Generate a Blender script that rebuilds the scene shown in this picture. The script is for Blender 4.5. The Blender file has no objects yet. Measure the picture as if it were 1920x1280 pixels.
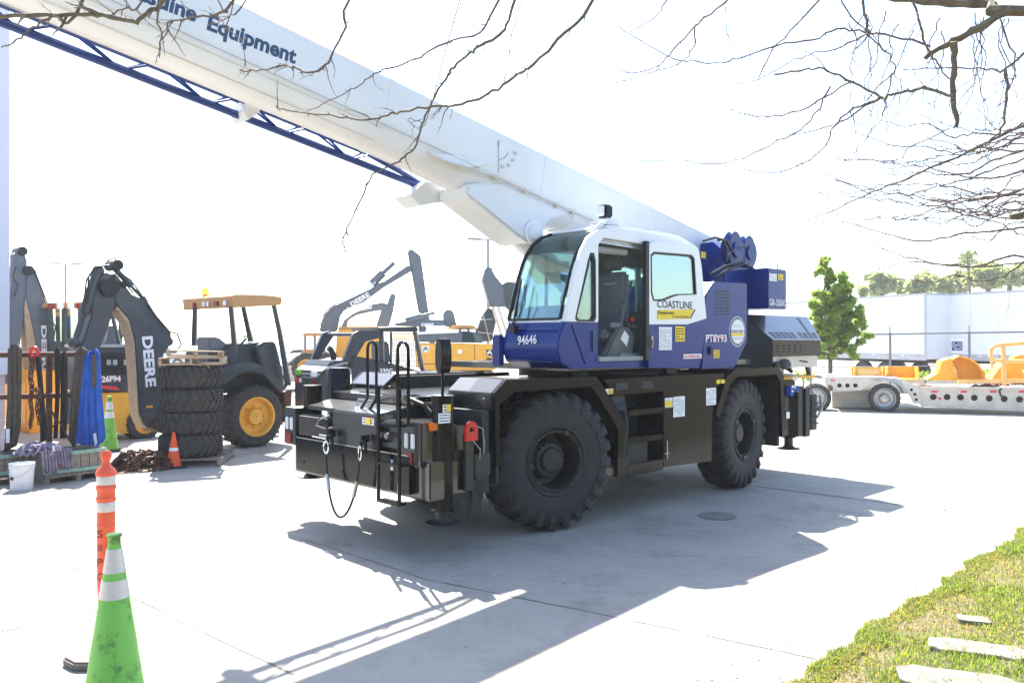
import bpy, math, random
import numpy as np
from mathutils import Vector, Matrix
from mathutils.geometry import tessellate_polygon
random.seed(7); np.random.seed(7)
S = bpy.context.scene
R = math.radians
# ---------------------------------------------------------------- camera, sky, sun, exposure
F, U0, V0, H = 1550.0, 960.0, 636.0, 2.045
cam = bpy.data.objects.new('camera', bpy.data.cameras.new('camera'))
S.collection.objects.link(cam); S.camera = cam
cam.location = (0, 0, H); cam.rotation_euler = (R(90), 0, 0)
cam.data.sensor_width = 36; cam.data.lens = F / 1920 * 36
cam.data.shift_y = -4 / 1920; cam.data.clip_end = 3000; cam.data.clip_start = 0.05
W = bpy.data.worlds.new('World'); S.world = W; W.use_nodes = True
SUNV = Vector((-0.235, 0.740, 1.0)).normalized()
nt = W.node_tree; sky = nt.nodes.new('ShaderNodeTexSky'); sky.sky_type = 'NISHITA'; sky.sun_disc = False
sky.sun_elevation = math.asin(SUNV.z); sky.sun_rotation = math.atan2(SUNV.x, SUNV.y)
sky.air_density = 1.0; sky.dust_density = 1.0; sky.ozone_density = 1.0
bgn = nt.nodes['Background']; nt.links.new(sky.outputs[0], bgn.inputs[0]); bgn.inputs[1].default_value = 0.12
sl = bpy.data.lights.new('sun', 'SUN'); sl.energy = 5.0; sl.angle = R(0.5); sl.color = (1, 0.94, 0.84)
sun = bpy.data.objects.new('sun', sl); S.collection.objects.link(sun)
sun.rotation_euler = SUNV.to_track_quat('Z', 'Y').to_euler(); sun.location = SUNV * 60
S.view_settings.view_transform = 'Standard'; S.view_settings.look = 'None'
S.view_settings.exposure = 1.92; S.view_settings.gamma = 1
# ---------------------------------------------------------------- frames: photo rays met with real planes
class Frame:
    def __init__(s, org, deg):
        t = R(deg); s.ex = (math.sin(t), math.cos(t)); s.ey = (-math.cos(t), math.sin(t)); s.o = org; s.deg = deg
    def L(s, u, v, X=None, Y=None, Z=None):
        d = ((u - U0) / F, 1.0, -(v - V0) / F)
        ox = -(s.o[0]*s.ex[0] + s.o[1]*s.ex[1]); oy = -(s.o[0]*s.ey[0] + s.o[1]*s.ey[1])
        dx = d[0]*s.ex[0] + d[1]*s.ex[1]; dy = d[0]*s.ey[0] + d[1]*s.ey[1]; dz = d[2]
        if X is not None: t = (X - ox) / dx
        elif Y is not None: t = (Y - oy) / dy
        else: t = (Z - H) / dz
        return Vector((ox + t*dx, oy + t*dy, H + t*dz))
    def P(s, pts, Y=0.0): return [(lambda p: (p.x, p.z))(s.L(u, v, Y=Y)) for u, v in pts]
    def rot(s): return math.atan2(s.ex[1], s.ex[0])
def gnd(u, v, z=0.0):
    t = F * (H - z) / (v - V0); return Vector(((u - U0) / F * t, t, z))
def at(u, v, D): return Vector(((u - U0) / F * D, D, H - (v - V0) / F * D))
# ---------------------------------------------------------------- materials
M = {}
def mat(n, c, r=0.5, metal=0.0, var=0.0, scale=8.0, bump=0.0, bscale=60.0, coat=0.0, spec=0.5, c2=None, rv=0.0, thr=None):
    m = bpy.data.materials.new(n); m.use_nodes = True; t = m.node_tree; b = t.nodes['Principled BSDF']
    b.inputs['Base Color'].default_value = (*c, 1); b.inputs['Roughness'].default_value = r
    b.inputs['Metallic'].default_value = metal; b.inputs['Coat Weight'].default_value = coat
    b.inputs['Specular IOR Level'].default_value = spec; b.inputs['Coat Roughness'].default_value = 0.06
    tc = t.nodes.new('ShaderNodeTexCoord')
    if var or c2:
        nz = t.nodes.new('ShaderNodeTexNoise'); nz.inputs['Scale'].default_value = scale; nz.inputs['Detail'].default_value = 8
        nz.inputs['Roughness'].default_value = 0.62
        t.links.new(tc.outputs['Object'], nz.inputs['Vector'])
        cr = t.nodes.new('ShaderNodeValToRGB'); lo, hi = thr or (0.32, 0.68)
        cr.color_ramp.elements[0].position = lo; cr.color_ramp.elements[1].position = hi
        d = c2 or tuple(x * (1 - var) for x in c)
        cr.color_ramp.elements[0].color = (*d, 1); cr.color_ramp.elements[1].color = (*(tuple(min(1, x * (1 + var * 0.5)) for x in c)), 1)
        t.links.new(nz.outputs['Fac'], cr.inputs['Fac']); t.links.new(cr.outputs['Color'], b.inputs['Base Color'])
        if rv:
            mr = t.nodes.new('ShaderNodeMapRange'); mr.inputs['To Min'].default_value = max(0.02, r - rv); mr.inputs['To Max'].default_value = min(1, r + rv)
            t.links.new(nz.outputs['Fac'], mr.inputs['Value']); t.links.new(mr.outputs[0], b.inputs['Roughness'])
    if bump:
        n2 = t.nodes.new('ShaderNodeTexNoise'); n2.inputs['Scale'].default_value = bscale; n2.inputs['Detail'].default_value = 5
        t.links.new(tc.outputs['Object'], n2.inputs['Vector'])
        bp = t.nodes.new('ShaderNodeBump'); bp.inputs['Strength'].default_value = bump; bp.inputs['Distance'].default_value = 0.01
        t.links.new(n2.outputs['Fac'], bp.inputs['Height']); t.links.new(bp.outputs[0], b.inputs['Normal'])
    M[n] = m; return m
mat('blue', (0.003, 0.027, 0.20), 0.25, coat=0.12, spec=0.25, var=0.12, scale=3, rv=0.06)
mat('blue2', (0.006, 0.034, 0.19), 0.4, var=0.2, scale=6)
mat('white', (0.80, 0.81, 0.82), 0.28, coat=0.4, var=0.04, scale=2)
mat('boomwhite', (0.76, 0.77, 0.78), 0.35, coat=0.2, var=0.07, scale=1.4, rv=0.08)
mat('black', (0.006, 0.0065, 0.008), 0.13, coat=0.0, spec=0.2, var=0.35, scale=4, rv=0.05)
mat('blackdeck', (0.012, 0.012, 0.013), 0.3, coat=1.0, var=0.3, scale=5)
mat('blackmatt', (0.014, 0.014, 0.016), 0.6, var=0.4, scale=9, bump=0.15)
mat('rubber', (0.014, 0.014, 0.016), 0.72, var=0.5, scale=7, bump=0.3, bscale=90, c2=(0.03, 0.027, 0.024))
mat('oldrubber', (0.025, 0.025, 0.026), 0.85, scale=10, bump=0.5, bscale=50, c2=(0.06, 0.056, 0.05))
mat('rim', (0.016, 0.016, 0.018), 0.4, metal=0.2, scale=14, c2=(0.035, 0.033, 0.03), rv=0.1)
mat('hub', (0.03, 0.029, 0.027), 0.5, metal=0.3, scale=18, c2=(0.02, 0.02, 0.018))
mat('rubberseal', (0.01, 0.01, 0.01), 0.5)
mat('cabgrey', (0.42, 0.44, 0.43), 0.7, var=0.2, scale=5)
mat('cablight', (0.30, 0.32, 0.31), 0.7, var=0.1)
mat('seat', (0.20, 0.205, 0.22), 0.85, var=0.3, scale=30, bump=0.3)
mat('yellow', (0.85, 0.42, 0.02), 0.5, var=0.05)
mat('decalyellow', (0.85, 0.62, 0.02), 0.5)
mat('decalwhite', (0.82, 0.83, 0.84), 0.45)
mat('ink', (0.012, 0.012, 0.016), 0.5)
mat('navyink', (0.02, 0.06, 0.14), 0.5)
mat('inkgrey', (0.35, 0.36, 0.38), 0.5)
mat('red', (0.62, 0.02, 0.015), 0.35, var=0.15)
mat('decalred', (0.7, 0.03, 0.06), 0.5)
mat('darkred', (0.22, 0.012, 0.01), 0.3)
mat('amber', (0.75, 0.16, 0.01), 0.2)
mat('lens', (0.75, 0.78, 0.8), 0.12, coat=0.8)
mat('orange', (0.92, 0.12, 0.05), 0.45, var=0.08, scale=14)
mat('coneorange', (0.85, 0.10, 0.015), 0.5, var=0.15, scale=9)
mat('conegreen', (0.21, 0.56, 0.085), 0.5, scale=7, c2=(0.07, 0.17, 0.04), thr=(0.33, 0.47), bump=0.1, bscale=20)
mat('reflective', (0.72, 0.66, 0.60), 0.35, metal=0.15, var=0.08, scale=30)
mat('steel', (0.42, 0.42, 0.42), 0.35, metal=0.8, var=0.2)
mat('chrome', (0.7, 0.7, 0.7), 0.15, metal=1.0)
mat('deeregrey', (0.042, 0.052, 0.064), 0.38, var=0.3, scale=4, coat=0.15, rv=0.1)
mat('armblue', (0.10, 0.125, 0.155), 0.45, var=0.15, scale=3)
mat('deereyellow', (0.84, 0.42, 0.04), 0.42, var=0.12, scale=4)
mat('canopyyellow', (0.52, 0.27, 0.10), 0.5, var=0.1, scale=4)
mat('bucketyellow', (0.86, 0.43, 0.03), 0.5, scale=5, c2=(0.75, 0.34, 0.02), rv=0.1)
mat('railyellow', (0.85, 0.50, 0.16), 0.45, var=0.1)
mat('rust', (0.13, 0.05, 0.03), 0.8, scale=12, c2=(0.05, 0.02, 0.015), bump=0.3)
mat('chain', (0.16, 0.06, 0.04), 0.6, metal=0.4, scale=25, c2=(0.045, 0.025, 0.02))
mat('wood', (0.48, 0.36, 0.24), 0.8, scale=18, c2=(0.30, 0.22, 0.14), bump=0.3)
mat('greywood', (0.30, 0.25, 0.21), 0.85, scale=18, c2=(0.16, 0.13, 0.11), bump=0.3)
mat('greenpaint', (0.24, 0.46, 0.36), 0.6, scale=20, c2=(0.20, 0.28, 0.22))
mat('bucketwhite', (0.74, 0.74, 0.76), 0.4, var=0.08)
mat('strapblue', (0.006, 0.06, 0.36), 0.7, scale=9, c2=(0.012, 0.12, 0.5), bump=0.3)
mat('strapdark', (0.045, 0.038, 0.032), 0.8, scale=20, c2=(0.10, 0.08, 0.06), bump=0.4)
mat('strapblack', (0.018, 0.017, 0.018), 0.75, var=0.4, scale=20)
mat('strappurple', (0.10, 0.075, 0.15), 0.8, scale=9, c2=(0.27, 0.23, 0.28), bump=0.4)
mat('cream', (0.68, 0.63, 0.55), 0.45, scale=3, c2=(0.50, 0.45, 0.38), rv=0.1)
mat('trailerwhite', (0.74, 0.76, 0.80), 0.4, var=0.05, scale=0.7)
mat('trailergrey', (0.42, 0.43, 0.46), 0.5, var=0.2)
mat('galv', (0.22, 0.23, 0.26), 0.5, metal=0.4, var=0.2)
mat('wallwhite', (0.66, 0.67, 0.76), 0.7, var=0.04, scale=1)
mat('wallpink', (0.52, 0.44, 0.47), 0.75, var=0.1, scale=3)
mat('bark', (0.20, 0.17, 0.11), 0.85, scale=22, c2=(0.10, 0.08, 0.06), bump=0.5, bscale=40)
mat('twig', (0.21, 0.155, 0.13), 0.85, scale=30, c2=(0.13, 0.09, 0.075))
mat('greybark', (0.16, 0.12, 0.08), 0.85, scale=10, c2=(0.08, 0.06, 0.04), bump=0.5)
mat('slab', (0.27, 0.25, 0.21), 0.9, scale=9, c2=(0.12, 0.11, 0.085), bump=0.4, bscale=40)
mat('soil', (0.16, 0.12, 0.075), 0.95, scale=6, c2=(0.10, 0.09, 0.04), bump=0.6, bscale=30)
mat('carwhite', (0.7, 0.7, 0.72), 0.25, coat=0.6)
mat('glassdark', (0.03, 0.05, 0.055), 0.05, coat=0.5)
mat('stain', (0.16, 0.15, 0.14), 0.9, scale=5, c2=(0.22, 0.21, 0.19))
mat('padgrey', (0.15, 0.125, 0.12), 0.8, var=0.3, scale=10)
mat('joint', (0.13, 0.12, 0.11), 0.9, scale=4, c2=(0.24, 0.22, 0.20))
mat('pad', (0.025, 0.024, 0.024), 0.8, var=0.4, scale=10)
def glassmat(n, tint, gl=0.12):
    m = bpy.data.materials.new(n); m.use_nodes = True; t = m.node_tree; t.nodes.clear()
    o = t.nodes.new('ShaderNodeOutputMaterial'); mx = t.nodes.new('ShaderNodeMixShader')
    tr = t.nodes.new('ShaderNodeBsdfTransparent'); tr.inputs[0].default_value = (*tint, 1)
    g = t.nodes.new('ShaderNodeBsdfGlossy'); g.inputs['Roughness'].default_value = 0.03; g.inputs[0].default_value = (0.9, 1, 1, 1)
    lw = t.nodes.new('ShaderNodeLayerWeight'); lw.inputs[0].default_value = 0.25
    mr = t.nodes.new('ShaderNodeMapRange'); mr.inputs['To Min'].default_value = gl; mr.inputs['To Max'].default_value = 0.7
    t.links.new(lw.outputs['Fresnel'], mr.inputs['Value']); t.links.new(mr.outputs[0], mx.inputs[0])
    t.links.new(tr.outputs[0], mx.inputs[1]); t.links.new(g.outputs[0], mx.inputs[2]); t.links.new(mx.outputs[0], o.inputs[0]); M[n] = m
glassmat('glass', (0.62, 0.74, 0.72)); glassmat('roofglass', (0.30, 0.38, 0.37), 0.06); glassmat('doorglass', (0.42, 0.60, 0.62), 0.3)
glassmat('amberglass', (1.0, 0.62, 0.05), 0.1)
def leafmat(n, a, b_, scale=0.8):
    m = mat(n, a, 0.6, scale=scale, c2=b_); t = m.node_tree; b = t.nodes['Principled BSDF']; o = t.nodes['Material Output']
    tl = t.nodes.new('ShaderNodeBsdfTranslucent'); tl.inputs[0].default_value = (a[0]*1.7, a[1]*1.7, a[2]*1.1, 1)
    mx = t.nodes.new('ShaderNodeMixShader'); mx.inputs[0].default_value = 0.5
    t.links.new(b.outputs[0], mx.inputs[1]); t.links.new(tl.outputs[0], mx.inputs[2]); t.links.new(mx.outputs[0], o.inputs[0])
mat('hedge', (0.03, 0.045, 0.016), 0.95, scale=3, c2=(0.012, 0.02, 0.008), bump=0.8, bscale=6)
leafmat('leaf', (0.24, 0.33, 0.07), (0.12, 0.20, 0.045), 1.2)
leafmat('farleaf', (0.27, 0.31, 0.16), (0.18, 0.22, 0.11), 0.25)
leafmat('grassblade', (0.19, 0.25, 0.04), (0.10, 0.16, 0.028), 3.0)
leafmat('drygrass', (0.30, 0.24, 0.09), (0.20, 0.15, 0.06), 5.0)
# ---------------------------------------------------------------- mesh helpers
class B:
    def __init__(s): s.v = []; s.f = []
    def add(s, vs, fs):
        n = len(s.v); s.v += [tuple(x) for x in vs]; s.f += [tuple(i + n for i in f) for f in fs]; return s
    def bx(s, x0, x1, y0, y1, z0, z1, M_=None):
        vs = [Vector((x, y, z)) for x in (x0, x1) for y in (y0, y1) for z in (z0, z1)]
        if M_: vs = [M_ @ v for v in vs]
        return s.add(vs, [(0,1,3,2),(4,6,7,5),(0,4,5,1),(2,3,7,6),(0,2,6,4),(1,5,7,3)])
    def prism(s, pts, a, b, axis='y', holes=()):
        mk = {'y': lambda p, t: (p[0], t, p[1]), 'x': lambda p, t: (t, p[0], p[1]), 'z': lambda p, t: (p[0], p[1], t)}[axis]
        loops = [list(pts)] + [list(h) for h in holes]
        tri = tessellate_polygon([[Vector((p[0], p[1], 0)) for p in l] for l in loops]); allp = [p for l in loops for p in l]; n = len(allp)
        fs = [tuple(t) for t in tri] + [tuple(i + n for i in reversed(t)) for t in tri]; k = 0
        for l in loops:
            for i in range(len(l)):
                j = (i + 1) % len(l); fs.append((k + i, k + j, k + j + n, k + i + n))
            k += len(l)
        return s.add([mk(p, a) for p in allp] + [mk(p, b) for p in allp], fs)
    def loft(s, ra, rb, cap=True):
        n = len(ra); fs = [(i, (i+1) % n, n + (i+1) % n, n + i) for i in range(n)]
        if cap: fs += [tuple(range(n))[::-1], tuple(range(n, 2*n))]
        return s.add(list(ra) + list(rb), fs)
    def rings(s, rings, cap=True):
        n = len(rings[0]); vs = [p for r in rings for p in r]; fs = []
        for k in range(len(rings) - 1):
            for i in range(n): fs.append((k*n+i, k*n+(i+1) % n, (k+1)*n+(i+1) % n, (k+1)*n+i))
        if cap: fs += [tuple(range(n))[::-1], tuple(range((len(rings)-1)*n, len(rings)*n))]
        return s.add(vs, fs)
    def tube(s, pts, r, n=8, cap=True):
        pts = [Vector(p) for p in pts]; rs = r if isinstance(r, (list, tuple)) else [r] * len(pts); rings = []; up = None
        for i, p in enumerate(pts):
            d = (pts[min(i+1, len(pts)-1)] - pts[max(i-1, 0)])
            if d.length < 1e-9: d = Vector((0, 0, 1))
            d.normalize()
            if up is None: up = Vector((0, 0, 1)) if abs(d.z) < 0.9 else Vector((1, 0, 0))
            a = (up - d * up.dot(d)); a = a.normalized() if a.length > 1e-5 else d.orthogonal().normalized(); up = a; b = d.cross(a)
            rings.append([p + (a * math.cos(2*math.pi*k/n) + b * math.sin(2*math.pi*k/n)) * rs[i] for k in range(n)])
        return s.rings(rings, cap)
    def cyl(s, a, b, r, r2=None, n=20): return s.tube([a, b], [r, r if r2 is None else r2], n)
    def lathe(s, prof, c=(0, 0, 0), axis='z', n=32, cap=True):
        rings = []
        for r, h in prof:
            ring = []
            for k in range(n):
                a = 2*math.pi*k/n; x, y = r*math.cos(a), r*math.sin(a)
                ring.append({'z': (c[0]+x, c[1]+y, c[2]+h), 'y': (c[0]+x, c[1]+h, c[2]+y), 'x': (c[0]+h, c[1]+x, c[2]+y)}[axis])
            rings.append(ring)
        return s.rings(rings, cap=cap)
    def ball(s, c, r, n=10, sq=(1, 1, 1), jit=0):
        prof = []; rings = []
        for i in range(n + 1):
            a = math.pi * i / n; rings.append([(c[0] + sq[0]*r*max(math.sin(a), .02)*math.cos(t)*(1+random.uniform(-jit, jit)), c[1] + sq[1]*r*max(math.sin(a), .02)*math.sin(t)*(1+random.uniform(-jit, jit)), c[2] + sq[2]*r*math.cos(a)) for t in [2*math.pi*k/(2*n) for k in range(2*n)]])
        return s.rings(rings)
    def build(s, name, m, parent=None, bevel=0.0, smooth=35):
        me = bpy.data.meshes.new(name); me.from_pydata(s.v, [], s.f); me.materials.append(M[m]); me.update()
        import bmesh
        if len(s.f) < 60000:
            bm = bmesh.new(); bm.from_mesh(me); bmesh.ops.recalc_face_normals(bm, faces=bm.faces)
            if bevel:
                bmesh.ops.remove_doubles(bm, verts=bm.verts, dist=1e-5)
                ed = [e for e in bm.edges if len(e.link_faces) == 2 and e.calc_face_angle(0) > 0.6]
                bmesh.ops.bevel(bm, geom=ed, offset=bevel, segments=2, affect='EDGES', clamp_overlap=True)
            bm.to_mesh(me); bm.free()
        if smooth:
            me.polygons.foreach_set('use_smooth', [True] * len(me.polygons)); me.set_sharp_from_angle(angle=R(smooth))
        o = bpy.data.objects.new(name, me); S.collection.objects.link(o)
        if parent: o.parent = parent
        return o
def tag(o, label=None, cat=None, group=None, kind=None):
    if label: o['label'] = label
    if cat: o['category'] = cat
    if group: o['group'] = group
    if kind: o['kind'] = kind
    return o
def thing(name, label, cat, loc=(0, 0, 0), rz=0.0, group=None):
    o = bpy.data.objects.new(name, None); S.collection.objects.link(o); o.location = loc; o.rotation_euler = (0, 0, rz)
    o.empty_display_size = 0.2; return tag(o, label, cat, group)
def troot(fr, name, label, cat, group=None): return thing(name, label, cat, (fr.o[0], fr.o[1], 0), fr.rot(), group)
def copy_tree(o, parent=None):
    c = o.copy(); S.collection.objects.link(c); c.parent = parent
    for ch in [x for x in o.children]: copy_tree(ch, c)
    return c
def text(s, p0, p1, up, m, parent, name='lettering', bold=0.0, thick=0.002, lift=0.003, shear=0.0, space=1.0):
    """lettering whose box runs p0 (lower left) - p1 (lower right), height vector up"""
    cu = bpy.data.curves.new(name, 'FONT'); cu.body = s; cu.size = 1; cu.offset = bold; cu.resolution_u = 3; cu.shear = shear; cu.space_character = space
    ob = bpy.data.objects.new('tmp', cu); me = bpy.data.meshes.new_from_object(ob); bpy.data.objects.remove(ob)
    n = len(me.vertices); co = np.zeros(n * 3); me.vertices.foreach_get('co', co); co = co.reshape(-1, 3)
    mn, mx = co.min(0), co.max(0); p0, p1, up = Vector(p0), Vector(p1), Vector(up)
    nrm = (p1 - p0).cross(up).normalized()
    a = (co[:, 0] - mn[0]) / (mx[0] - mn[0]); b = (co[:, 1] - mn[1]) / (mx[1] - mn[1])
    q = np.array(p0 + nrm * lift)[None] + a[:, None] * np.array(p1 - p0)[None] + b[:, None] * np.array(up)[None]
    me.vertices.foreach_set('co', q.ravel()); me.materials.clear(); me.materials.append(M[m]); me.name = name; me.update()
    o = bpy.data.objects.new(name, me); S.collection.objects.link(o); o.parent = parent; return o
def plate(pts, m, parent, name='decal', lift=0.003, th=0.002):
    """thin sheet from corner points (counter-clockwise as seen)"""
    pts = [Vector(p) for p in pts]; nrm = (pts[1] - pts[0]).cross(pts[2] - pts[1]).normalized()
    b = B(); b.loft([p + nrm*lift for p in pts], [p + nrm*(lift+th) for p in pts]); return b.build(name, m, parent, smooth=0)
def rect(fr, u0, v0, u1, v1, Y=None, X=None):
    """corner points on plane Y (or X): ll, lr, ur, ul; verticals kept vertical"""
    a = fr.L(u0, v1, Y=Y, X=X); b = fr.L(u1, v1, Y=Y, X=X); zt = fr.L((u0+u1)/2, v0, Y=Y, X=X).z; zb = fr.L((u0+u1)/2, v1, Y=Y, X=X).z
    return [Vector((a.x, a.y, zb)), Vector((b.x, b.y, zb)), Vector((b.x, b.y, zt)), Vector((a.x, a.y, zt))]
def decal(fr, u0, v0, u1, v1, m, parent, Y=None, X=None, name='decal', rows=0, ink='inkgrey', lift=0.003):
    q = rect(fr, u0, v0, u1, v1, Y, X); o = plate(q, m, parent, name, lift)
    if rows:
        b = B(); nrm = (q[1]-q[0]).cross(q[3]-q[0]).normalized()
        for i in range(rows):
            t0 = (i + 0.35) / rows * 0.86 + 0.06; t1 = t0 + 0.4 / rows * 0.8; k = 0.07
            while k < 0.9:
                w = random.uniform(0.08, 0.3); e = min(0.93, k + w)
                if random.random() < 0.85:
                    c = [q[0].lerp(q[1], x).lerp(q[3].lerp(q[2], x), y) + nrm*(lift+0.0035) for x, y in ((k, t0), (e, t0), (e, t1), (k, t1))]
                    b.add(c, [(0, 1, 2, 3)])
                k = e + 0.04
        b.build('print', ink, o, smooth=0)
    return o
# ---------------------------------------------------------------- ground
g = B(); g.add([(-700, -60, 0), (700, -60, 0), (700, 1500, 0), (-700, 1500, 0)], [(0, 1, 2, 3)])
gm = mat('concrete', (0.37, 0.345, 0.30), 0.8, scale=0.35, c2=(0.31, 0.29, 0.255), bump=0.25, bscale=35)
t = gm.node_tree; bs = t.nodes['Principled BSDF']; src = bs.inputs['Base Color'].links[0].from_socket
tc = t.nodes.new('ShaderNodeTexCoord')
def noise_mul(src, scale, lo, hi, amt, stretch=(1, 1, 1)):
    mp = t.nodes.new('ShaderNodeMapping'); mp.inputs['Scale'].default_value = stretch; mp.inputs['Rotation'].default_value = (0, 0, 0.75)
    t.links.new(tc.outputs['Object'], mp.inputs[0])
    nz = t.nodes.new('ShaderNodeTexNoise'); nz.inputs['Scale'].default_value = scale; nz.inputs['Detail'].default_value = 9; nz.inputs['Roughness'].default_value = 0.7
    t.links.new(mp.outputs[0], nz.inputs['Vector'])
    mr = t.nodes.new('ShaderNodeMapRange'); mr.inputs['From Min'].default_value = lo; mr.inputs['From Max'].default_value = hi
    mr.inputs['To Min'].default_value = 1 - amt; mr.inputs['To Max'].default_value = 1.0; t.links.new(nz.outputs['Fac'], mr.inputs['Value'])
    mx = t.nodes.new('ShaderNodeMix'); mx.data_type = 'RGBA'; mx.blend_type = 'MULTIPLY'; mx.inputs[0].default_value = 1
    t.links.new(src, mx.inputs[6]); t.links.new(mr.outputs[0], mx.inputs[7]); return mx.outputs[2]
src = noise_mul(src, 1.1, 0.35, 0.55, 0.18); src = noise_mul(src, 9, 0.3, 0.5, 0.14); src = noise_mul(src, 3.0, 0.30, 0.42, 0.30, (0.25, 2.2, 1)); src = noise_mul(src, 0.55, 0.36, 0.46, 0.18); src = noise_mul(src, 26, 0.28, 0.36, 0.5); src = noise_mul(src, 2.1, 0.30, 0.36, 0.45)
t.links.new(src, bs.inputs['Base Color'])
tag(g.build('ground', 'concrete', smooth=0), kind='structure')
jb = B()
def joint(p, q, w=0.012, crack=True):
    p, q = Vector((*p, 0)), Vector((*q, 0)); L = (q - p).length; n = max(2, int(L / 0.12)); d = (q - p) / n; s_ = Vector((-d.y, d.x, 0)).normalized()
    a = []; off = 0
    for i in range(n + 1):
        off += random.uniform(-.006, .006) if crack else 0; off *= 0.97; c = p + d * i + s_ * off; ww = w * random.uniform(0.5, 1.5); a.append((c - s_*ww/2, c + s_*ww/2))
    vs = [Vector((x.x, x.y, 0.004)) for pr in a for x in pr]; jb.add(vs, [(2*i, 2*i+2, 2*i+3, 2*i+1) for i in range(n)])
da = Vector((math.cos(R(-42)), math.sin(R(-42)), 0)); db = Vector((math.cos(R(46)), math.sin(R(46)), 0))
A0 = gnd(180, 1085)
joint((A0 - da*14)[:2], (A0 + da*3.0)[:2], 0.016)
joint(gnd(-60, 1197)[:2], gnd(265, 1130)[:2], 0.013); joint(gnd(265, 1130)[:2], gnd(690, 1048)[:2], 0.010)
cp = [gnd(40, 905), gnd(280, 950), gnd(560, 1008), gnd(799, 1086), gnd(1192, 1165), gnd(1530, 1235)]
for a_, b_ in zip(cp, cp[1:]): joint(a_[:2], b_[:2], 0.013)
p = gnd(1420, 912); joint((p - da*7)[:2], (p + da*4)[:2], 0.03)
p = gnd(1760, 960); joint((p - db*1)[:2], (p + db*14)[:2], 0.012)
p = gnd(1450, 865); dd = Vector((math.cos(R(50)), math.sin(R(50)), 0)); joint((p - dd*2.5)[:2], (p + dd*16)[:2], 0.02)
for k in range(4):
    p = Vector((-2 + k*7, 26 + k*3, 0)); joint((p - da*12)[:2], (p + da*12)[:2], 0.02)
tag(jb.build('pavement_joints', 'joint', smooth=0), kind='structure')
def flat_disc(c, r, z, n=40, sq=1.0, jit=0.0):
    return [(c[0] + r*math.cos(2*math.pi*k/n)*(1+random.uniform(-jit, jit)), c[1] + sq*r*math.sin(2*math.pi*k/n)*(1+random.uniform(-jit, jit)), z) for k in range(n)]
c = gnd(1345, 967); b = B(); b.add(flat_disc(c, 0.22, 0.006), [tuple(range(40))]); 
tag(b.build('manhole_cover', 'stain', smooth=0), 'small round dark cover set flush in the concrete beside the crane', 'manhole cover')
# ---------------------------------------------------------------- grass strip
G0, G1 = gnd(1500, 1285), gnd(1925, 1006)
gd = (G1 - G0).normalized(); gn_ = Vector((gd.y, -gd.x, 0))
def edge_wob(s): return 0.03*math.sin(s*3.1) + 0.025*math.sin(s*7.7+1) + 0.015*math.sin(s*17)
vs = []; fs = []
ns = 140; rows = [0.0, 0.10, 1.5, 60.0]; hz = [0.002, 0.045, 0.06, 0.06]
for i in range(ns + 1):
    s_ = -4 + i * (22 / ns) if 0 < i < ns else (-60 if i == 0 else 60)
    for w, z in zip(rows, hz):
        p = G0 + gd * s_ + gn_ * (w + (edge_wob(s_) if w < 0.5 else 0)); vs.append((p.x, p.y, z))
for i in range(ns):
    for k in range(3): fs.append((i*4+k, i*4+k+1, (i+1)*4+k+1, (i+1)*4+k))
b = B(); b.add(vs, fs); tag(b.build('soil_strip', 'soil'), kind='structure')
slabs = []
for cu_, cv_, lx, ly, rz, m_ in [(1832, 1212, 0.56, 0.25, -0.33, 'a'), (1800, 1274, 0.66, 0.30, -0.30, 'b'), (1826, 1158, 0.22, 0.13, -0.25, 'c')]:
    c = gnd(cu_, cv_, 0.08); slabs.append((c, lx, ly, rz))
labs = ['long pale stepping slab with a dark edge lying in the grass, middle of three', 'pale stepping slab in the grass cut by the bottom of the photo', 'small half buried pale stone in the grass, farthest of the three slabs']
for (c, lx, ly, rz), lb in zip(slabs, labs):
    b = B(); pts = []
    for k in range(22):
        a = 2*math.pi*k/22; ca, sa = math.cos(a), math.sin(a)
        x = lx/2*math.copysign(abs(ca)**0.45, ca); y = ly/2*math.copysign(abs(sa)**0.45, sa); pts.append((x*(1+random.uniform(-.09, .07)), y*(1+random.uniform(-.16, .10))))
    b.prism(pts, -0.06, 0.018, 'z'); o = b.build('stepping_stone', 'slab', bevel=0.008); o.location = (c.x, c.y, 0.06); o.rotation_euler = (0.03, 0.02, rz)
    tag(o, lb, 'paving stone', 'stepping slabs in the grass')
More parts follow.
